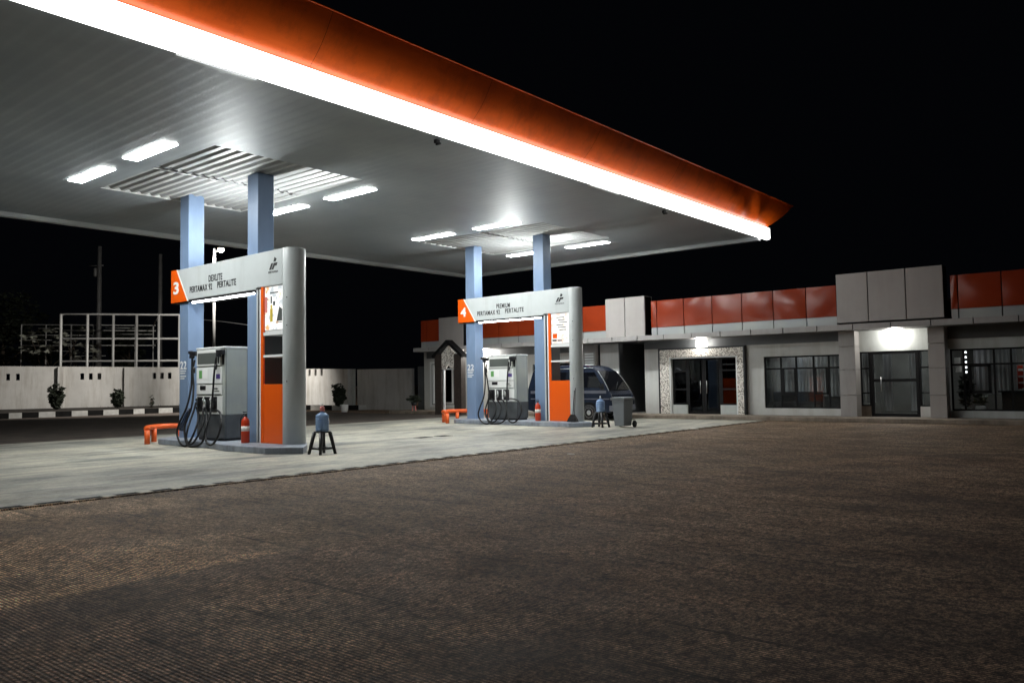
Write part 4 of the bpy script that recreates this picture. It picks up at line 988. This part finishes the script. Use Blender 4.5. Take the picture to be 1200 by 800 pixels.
# wall floodlights
def flood(x, y, z, label, power):
    p_ = thing('wall_floodlight', (x, y, z), label, 'floodlight', 'floodlights on the building front')
    MB().box(x - .16, x + .16, y - .08, y - .02, z - .10, z + .10).build('housing', 'dark_metal', p_, .01)
    MB().box(x - .22, x + .22, y - .108, y - .081, z - .14, z + .13).build('lens', 'wall_lamp', p_)
    MB().box(x - .03, x + .03, y - .02, y + .0, z - .05, z + .05).build('bracket', 'dark_metal', p_)
    l = bpy.data.lights.new('flood_lamp', 'POINT'); l.energy = power; l.shadow_soft_size = .12; l.color = (1, .97, .90)
    lo = bpy.data.objects.new('flood_glow', l); COL.objects.link(lo); lo.parent = p_; lo.location = (0, -.30, .0)
flood(-14.6, YW - .012, 2.92, 'square floodlight glowing above the carved glass entrance', 60)
flood(-7.45, YW, 2.95, 'square floodlight glowing above the glazed door between grey pillars', 50)
flood(-25.9, YW - .012, 2.92, 'square floodlight glowing on the wall behind pump four', 170)

# entrance gate with lattice gable
gt = thing('entrance_gate', (-27.0, 27.8, 0), 'small dark gabled gate with white lattice at the left end of the building', 'gate')
for (a, b_) in ((-27.92, -27.46), (-26.62, -26.15)): box('post', 'dark_wood', gt, a, b_, 27.7, 28.0, 0, 2.90)
def slat(p0, p1, w_, y0_, y1_, name, mat):
    d_ = Vector((p1[0] - p0[0], 0, p1[1] - p0[1])).normalized(); n_ = Vector((-d_.z, 0, d_.x)) * w_ / 2
    pts_ = [(p0[0] + n_.x, p0[1] + n_.z), (p1[0] + n_.x, p1[1] + n_.z), (p1[0] - n_.x, p1[1] - n_.z), (p0[0] - n_.x, p0[1] - n_.z)]
    return MB().prism(pts_, 'y', y0_, y1_).build(name, mat, gt)
slat((-28.02, 2.78), (-27.03, 3.52), .13, 27.62, 28.02, 'roof_edge', 'frame_black'); slat((-26.05, 2.78), (-27.05, 3.525), .13, 27.615, 28.015, 'roof_edge', 'frame_black')
MB().prism([(-27.45, 2.18), (-27.2, 2.2), (-27.03, 2.42), (-26.86, 2.2), (-26.63, 2.18), (-26.50, 2.82), (-27.03, 3.30), (-27.56, 2.82)], 'y', 27.72, 27.80).build('gable_panel', 'carved', gt)
lt = MB(); rnd = random.Random(5)
zb_, pk = 2.15, 3.36
for k in range(-14, 22):   # diagonal lattice, clipped to gable
    for s_ in (-1, 1):
        pts_ = []
        for t_ in range(0, 41):
            x = -27.75 + 1.45 * t_ / 40; z = zb_ + .16 * k + s_ * (x + 27.03) + (0 if s_ > 0 else 0)
            top = min(pk, pk - abs(x + 27.03) * .74)
            inside = z < top and z > zb_ and -27.6 < x < -26.45 and not (abs(x + 27.03) < .34 and z < 2.30)
            if inside: pts_.append((x, 27.85 + .006 * s_, z))
            else:
                if len(pts_) > 1: lt.tube([pts_[0], pts_[-1]], .017, 4)
                pts_ = []
        if len(pts_) > 1: lt.tube([pts_[0], pts_[-1]], .017, 4)
for rr in (.30, .2, .1): 
    lt.tube([(-27.03 + rr * math.cos(R(a)), 27.83, 2.72 + rr * math.sin(R(a))) for a in range(0, 361, 20)], .02, 4)
lt.build('lattice', 'white_gloss', gt)
lj = MB(); lj.box(-27.455, -27.36, 27.80, 27.86, .15, 2.2).box(-26.72, -26.625, 27.80, 27.86, .15, 2.2).box(-27.36, -26.72, 27.80, 27.86, 2.15, 2.22); lj.build('jamb', 'white_gloss', gt)

# ------------------------------------------------------------------ perimeter walls
def wall_run(name, pts_, label, th=.22, niches=(), pil=()):
    """pts_: (x, y, ztop)"""
    p_ = thing(name, (pts_[0][0], pts_[0][1], 0), label, 'wall')
    (xa, ya, za), (xb, yb_, zb2) = pts_
    d_ = Vector((xb - xa, yb_ - ya, 0)); L_ = d_.length; d_.normalize(); nn = Vector((d_.y, -d_.x, 0)) * th  # nn toward the camera side
    if nn.dot(Vector((-xa, -ya, 0))) < 0: nn = -nn
    def zt(t): return za + (zb2 - za) * t / L_
    W = MB()
    # wall with real openings: cut into columns at the niches
    cuts = sorted(niches); hw = .11; z0n, z1n = 2.10, 2.52
    def seg(t0, t1, z0, z1f):
        a = Vector((xa, ya, 0)) + d_ * t0; b_ = Vector((xa, ya, 0)) + d_ * t1
        z1a = z1f if z1f is not None else zt(t0); z1b = z1f if z1f is not None else zt(t1)
        vs = [(a.x, a.y, z0), (b_.x, b_.y, z0), (b_.x + nn.x, b_.y + nn.y, z0), (a.x + nn.x, a.y + nn.y, z0), (a.x, a.y, z1a), (b_.x, b_.y, z1b), (b_.x + nn.x, b_.y + nn.y, z1b), (a.x + nn.x, a.y + nn.y, z1a)]
        W.add(vs, [(0, 1, 2, 3), (4, 5, 6, 7), (0, 1, 5, 4), (1, 2, 6, 5), (2, 3, 7, 6), (3, 0, 4, 7)])
    t = 0
    for c in cuts:
        seg(t, c - hw, 0, None); seg(c - hw, c + hw, 0, z0n); seg(c - hw, c + hw, z1n, None); t = c + hw
    seg(t, L_, 0, None)
    o_ = W.build('wall_panel', 'wall_plaster', p_)
    for c in pil:
        a = Vector((xa, ya, 0)) + d_ * (c - .16) + nn; b_ = Vector((xa, ya, 0)) + d_ * (c + .16) + nn; n2 = nn.normalized() * .3; z1 = zt(c) - .01
        vs = [(a.x, a.y, 0), (b_.x, b_.y, 0), (b_.x + n2.x, b_.y + n2.y, 0), (a.x + n2.x, a.y + n2.y, 0)]; vs += [(v[0], v[1], z1) for v in vs]
        MB().add(vs, [(0, 1, 2, 3), (4, 5, 6, 7), (0, 1, 5, 4), (1, 2, 6, 5), (2, 3, 7, 6), (3, 0, 4, 7)]).build('pilaster', 'wall_plaster', p_)
    return p_, d_, L_
A0, A1 = (-60.6, 13.0, 3.08), (-52.6, 31.2, 2.86)
def nichepos(px):   # distance along the first wall of the ray through image column px
    dx, dy = (fw.x + r2.x * (px - 600) / F_PX), (fw.y + r2.y * (px - 600) / F_PX)
    ex, ey = A1[0] - A0[0], A1[1] - A0[1]
    det = ex * (-dy) - (-dx) * ey
    t_ = ((0 - A0[0]) * (-dy) - (-dx) * (0 - A0[1])) / det
    return t_ * math.hypot(ex, ey)
ni = [nichepos(q) for q in (-2, 10.5, 22, 97, 107, 117, 181, 190, 199)]
wall_run('perimeter_wall', (A0, A1), 'long pale plastered boundary wall with small slots behind the painted kerb', niches=ni, pil=[nichepos(72), nichepos(149)])
wall_run('perimeter_wall', ((-52.5, 31.32, 2.80), (-38.75, 31.7, 2.45)), 'stained boundary wall section seen between sign three and the gate', niches=[9.6, 10.2, 10.8], pil=[13.5])
gp, gd, gl = wall_run('sliding_gate', ((-38.4, 31.75, 2.42), (-33.9, 32.0, 2.38)), 'plain grey sheet gate between the boundary wall and the building')
gp['category'] = 'gate'
sg = MB(); sg.box(-31.4, -30.42, 29.9, 30.1, 0, 2.42); tag(sg.build('side_panel', 'render_dark', None), 'dark panel between the gate and the left end of the building', 'panel')

# painted kerb with soil strip
def kerb():
    path = [(-47.6, 6.0), (-46.9, 18.0), (-46.2, 25.5), (-43.5, 28.6), (-40.2, 29.9), (-38.0, 30.7), (-37.4, 31.4)]
    # resample
    pts_ = [Vector((a, b_, 0)) for a, b_ in path]; out = []
    for a, b_ in zip(pts_[:-1], pts_[1:]):
        n_ = max(1, int((b_ - a).length / .2))
        for k in range(n_): out.append(a.lerp(b_, k / n_))
    out.append(pts_[-1]); acc = 0; wt = MB(); bt = MB()
    for a, b_ in zip(out[:-1], out[1:]):
        d_ = (b_ - a); n_ = Vector((-d_.y, d_.x, 0)).normalized() * .16
        if n_.x > 0: n_ = -n_
        tgt = wt if (acc % 1.57) < .76 else bt; acc += d_.length
        vs = [(a.x, a.y, 0), (b_.x, b_.y, 0), (b_.x + n_.x, b_.y + n_.y, 0), (a.x + n_.x, a.y + n_.y, 0)]; vs += [(v[0], v[1], .29) for v in vs]
        tgt.add(vs, [(0, 1, 2, 3), (4, 5, 6, 7), (0, 1, 5, 4), (1, 2, 6, 5), (2, 3, 7, 6), (3, 0, 4, 7)])
    tag(wt.build('kerb_white_blocks', 'kerb_white'), kind='structure'); tag(bt.build('kerb_black_blocks', 'kerb_black'), kind='structure')
    so = MB(); vs = [(v.x - .12, v.y, .26) for v in out] + [(-52.6, 31.0, .26), (-61, 12, .26), (-62, 6, .26)]
    so.add(vs, [tuple(range(len(vs)))]); tag(so.build('planting_soil', 'soil'), kind='structure')
kerb()

# shrubs by the wall
def shrub(x, y, z, r, n, label, seed, pot=None, stem=True, size=.11, grp='shrubs along the boundary wall'):
    p_ = thing('shrub', (x, y, z), label, 'shrub', grp)
    l2 = MB(); rnd = random.Random(seed)
    leafball(l2, (x, y, z + r[2] * 1.15), r, n, size, seed=seed)
    for k in range(7):
        an = rnd.uniform(0, 6.28); leafball(l2, (x + r[0] * .8 * math.cos(an), y + r[1] * .8 * math.sin(an), z + r[2] * rnd.uniform(.5, 1.9)), (r[0] * .4,) * 3, n // 12, size, seed=seed + k + 50)
    leafball(l2, (x, y, z + r[2] * .8), (r[0] * .8, r[1] * .8, r[2] * .75), n * 2, size * 1.2, seed=seed + 99)
    l2.build('foliage', 'leaf_dark', p_)
    MB().tube([(x, y, z), (x + .03, y, z + r[2] * 1.4)], .03, 6).build('stem', 'bark', p_)
    if pot: MB().lathe((x, y, z - pot), [(.14, 0), (.2, pot * .9), (.22, pot)], 14).build('pot', 'white_plastic', p_)
def ray_at(px, t):
    d_ = fw + r2 * (px - 600) / F_PX - u2 * (50 / F_PX); d_ = Vector((d_.x, d_.y)); d_ *= t; return d_.x, d_.y
for (px, t, r, n, lb, sd) in ((66, 49, (.44, .44, .74), 380, 'taller loose dark shrub against the wall, leftmost', 11), (138, 50.5, (.34, .34, .58), 340, 'rounded dark shrub beside the wall pilaster', 12)):
    x, y = ray_at(px, t); shrub(x, y, .26, r, n, lb, sd)
x, y = ray_at(178, 50); shrub(x, y, .26, (.14, .14, .38), 40, 'tiny sapling between shrub and pump sign', 13, size=.06)
x, y = ray_at(397, 46); shrub(x, y, .28, (.36, .36, .62), 340, 'upright dark shrub against the wall right of the water jug', 14)
x, y = ray_at(403.5, 44.5); pf = thing('flower_pot', (x, y, 0), 'white round pot at the kerb by the upright shrub', 'flower pot'); MB().lathe((x, y, .0), [(.15, 0), (.2, .1), (.22, .36), (.25, .42), (.22, .42)], 16).build('pot', 'white_plastic', pf)
x, y = ray_at(485, 40.5)
pf = thing('planter_stand', (x, y, 0), 'dark spreading plant on a low stand left of the building', 'planter')
for sx in (-1, 1): MB().tube([(x + sx * .16, y, 0), (x + sx * .08, y, .42)], .025, 6).build('leg', 'pink_plastic', pf)
MB().lathe((x, y, .42), [(.12, 0), (.17, .16)], 12).build('pot', 'black_plastic', pf)
l2 = MB(); leafball(l2, (x, y, .74), (.36, .36, .18), 200, .10, seed=21); l2.build('foliage', 'leaf_dark', pf)
# weeds and hedge at the wall foot
gr = MB(); rnd = random.Random(9)
for k in range(260):
    t_ = rnd.random(); x = -58.2 + 5.6 * t_; y = 18.2 + 12.6 * t_; s_ = rnd.uniform(.05, .16)
    gr.add([(x - s_, y, .25), (x + s_, y + .05, .25), (x + rnd.uniform(-.1, .1), y, .25 + s_ * 1.6)], [(0, 1, 2)])
tag(gr.build('weeds', 'leaf_dark'), 'low weeds at the foot of the boundary wall', 'weeds', kind='stuff')

# ------------------------------------------------------------------ background: steel frame, poles, trees
def P2(px, dep, z):
    d_ = fw + r2 * (px - 600) / F_PX - u2 * (55 / F_PX); d_ /= d_.dot(fw); q = Vector((0, 0, 1.5)) + d_ * dep; return Vector((q.x, q.y, z))
sf = thing('steel_frame', tuple(P2(140, 57, 0)), 'open pale steel framework standing behind the boundary wall', 'steel frame')
def bar(a, b_, r, name): return MB().tube([a, b_], r, 4).build(name, 'frame_steel', sf)
fa, fb = P2(70.5, 56, 0), P2(210, 58, 0)
def FA(u, z): q = fa.lerp(fb, u); return (q.x, q.y, z)
for px in (70.5, 101, 131, 158.5, 185, 210):
    u = (px - 70.5) / 139.5; bar(FA(u, 0), FA(u, 6.72), .10, 'post')
for z in (6.72, 5.0, 3.42): bar(FA(0, z), FA(1, z), .075, 'rail')
ba, bb = P2(24, 65, 0), P2(182, 68, 0)
def FB(u, z): q = ba.lerp(bb, u); return (q.x, q.y, z)
for px in (24, 52, 81, 107, 157, 179):
    u = (px - 24) / 158; bar(FB(u, 0), FB(u, 6.75), .055, 'post')
for z, u0, u1 in ((6.75, .0, 1), (5.06, 0, 1), (6.3, .3, 1)): bar(FB(u0, z), FB(u1, z), .045, 'rail')
for z, u0, u1 in ((5.9, .0, .55), (6.45, .12, .3), (6.52, .62, .85), (4.6, 0, .35), (6.0, .70, .98), (5.5, .02, .22), (4.2, .40, .62), (5.65, .3, .5)): bar(FB(u0, z), FB(u1, z), .032, 'rail')
for u, v in ((0, .3), (.22, .49), (.43, .68), (.63, .84), (.82, .98)):
    bar(FA(u, 6.66), FB(v, 6.7), .045, 'cross_bar'); bar(FA(u, 4.95), FB(v, 5.0), .035, 'cross_bar')

def pole(px, dep, h, r, label, arms=True):
    q = P2(px, dep, 0); o_ = thing('utility_pole', tuple(q), label, 'utility pole', 'concrete poles behind the wall')
    MB().tube([(q.x, q.y, 0), (q.x, q.y, h)], [r, r * .65], 10).build('shaft', 'pole_grey', o_)
    if arms:
        z = h * .88; MB().tube([(q.x - .7, q.y - .5, z), (q.x + .25, q.y + .2, z)], .05, 6).build('cross_arm', 'pole_grey', o_)
        MB().lathe((q.x - .3, q.y - .2, z - .9), [(.12, 0), (.14, .1), (.14, .6), (.1, .7)], 10).build('fitting', 'pole_grey', o_)
    return o_
pole(115, 66, 13.2, .24, 'tall concrete pole with a short cross arm behind the steel frame')
pole(187, 80, 14.8, .26, 'fainter distant pole between the steel frame and sign three', False)
# lamp pole: the floodlight that lights the wall
q = P2(250.5, 47, 0); lp = thing('lamp_pole', tuple(q), 'slim grey lamp pole with a glaring floodlight seen between the blue columns', 'lamp pole')
MB().tube([(q.x, q.y, 0), (q.x, q.y, 9.6)], [.10, .07], 10).build('shaft', 'pole_grey', lp)
qq = P2(258.5, 46.5, 9.50)
MB().tube([(q.x, q.y, 9.45), (qq.x, qq.y, 9.45)], .035, 6).build('arm', 'pole_grey', lp)
hd = MB().box(qq.x - .16, qq.x + .16, qq.y - .16, qq.y + .16, 9.52, 9.66).build('lamp_head', 'dark_metal', lp)
MB().lathe((qq.x + .02, qq.y - .02, 9.40), [(.05, -.10), (.15, -.05), (.17, .04), (.15, .11)], 14).build('bulb', 'sodium_lamp', lp)
l = bpy.data.lights.new('pole_lamp', 'SPOT'); l.spot_size = R(150); l.spot_blend = .4; l.energy = 6800; l.shadow_soft_size = .15; l.color = (1, .95, .87)
lo = bpy.data.objects.new('pole_lamp_glow', l); COL.objects.link(lo); lo.parent = lp; lo.location = Vector((qq.x + .1, qq.y - .1, 9.1)) - q; lo.rotation_euler = Vector((-13, 3.2, -8.5)).to_track_quat('-Z', 'Y').to_euler()

# overhead cable crossing under the sign
cbp = [P2(205, 62, 6.9), P2(265, 58, 6.15), P2(330, 55, 5.3)]
tag(MB().tube(bez([tuple(c) for c in cbp]), .02, 5).build('cable', 'pole_grey'), 'thin sagging cable running behind sign three', 'cable')

# trees behind the wall (barely lit)
def tree(px, dep, h, r, label, seed):
    q = P2(px, dep, 0); rnd = random.Random(seed); o_ = thing('tree', tuple(q), label, 'tree', 'dark trees beyond the wall')
    tr = MB(); tr.tube([(q.x, q.y, 0), (q.x + .1, q.y, h * .35), (q.x, q.y + .1, h * .75)], [.25, .18, .07], 8)
    for k in range(5):
        an = rnd.uniform(0, 6.28); tr.tube([(q.x, q.y, h * (.35 + .07 * k)), (q.x + r * .6 * math.cos(an), q.y + r * .6 * math.sin(an), h * (.55 + .08 * k))], [.08, .03], 5)
    tr.build('trunk', 'bark', o_)
    cr = MB()
    for k in range(16):
        an = rnd.uniform(0, 6.28); rr = r * rnd.uniform(.2, .95); zz = h * rnd.uniform(.42, .98)
        leafball(cr, (q.x + rr * math.cos(an), q.y + rr * math.sin(an), zz), (r * .38, r * .38, r * .30), 110, .22, seed=seed * 31 + k)
    cr.build('crown', 'leaf_dark', o_)
tree(2, 68, 9.5, 3.2, 'dark tree at the far left beyond the wall', 1)
tree(58, 74, 8.0, 2.6, 'dark tree seen through the left part of the steel frame', 2)
tw = thing('leafy_branches', tuple(P2(62, 61, 0)), 'sparse pale lit twigs showing inside the left bays of the steel frame', 'branches')
tb = MB(); rnd = random.Random(17)
for k in range(9):
    q0 = P2(rnd.uniform(26, 105), 61, rnd.uniform(0, 1)); q1 = P2(rnd.uniform(26, 108), 61, rnd.uniform(4.2, 6.4)); tb.tube([q0, q0.lerp(q1, .6) + Vector((0, 0, .4)), q1], [.04, .03, .015], 5)
tb.build('stems', 'bark', tw)
tl = MB()
for k in range(30):
    q1 = P2(rnd.uniform(27, 112), 60.5 + rnd.uniform(-1, 1), rnd.uniform(3.6, 6.5)); leafball(tl, tuple(q1), (.45, .45, .16), 9, .22, .2, seed=300 + k)
tl.build('leaves', 'leaf_pale', tw)
tree(150, 78, 7.0, 3.0, 'dark low tree seen through the right part of the steel frame', 3)

for k, (x, y) in enumerate(((-16.35, 15.75), (-16.3, 16.5))):
    tag(MB().box(x - .16, x + .16, y - .22, y + .22, .003, .010).build('inspection_cover', 'kerb_black'), ('left' if k == 0 else 'right') + ' one of two small dark covers set in the slab between the islands', 'cover', 'inspection covers in the slab')
# litter on the yard
tag(MB().box(-11.52, -11.28, 22.2, 22.32, .024, .034).build('paper_scrap', 'label_white'), 'white scrap lying on the drain edge', 'litter')
tag(MB().box(-9.86, -9.72, 13.6, 13.68, .004, .012).build('paper_scrap', 'label_white'), 'white scrap lying in the middle of the yard', 'litter')
tag(MB().box(-11.0, -10.96, 7.9, 7.95, .004, .012).build('paper_scrap', 'label_white'), 'tiny white scrap near the drain before the stool', 'litter')
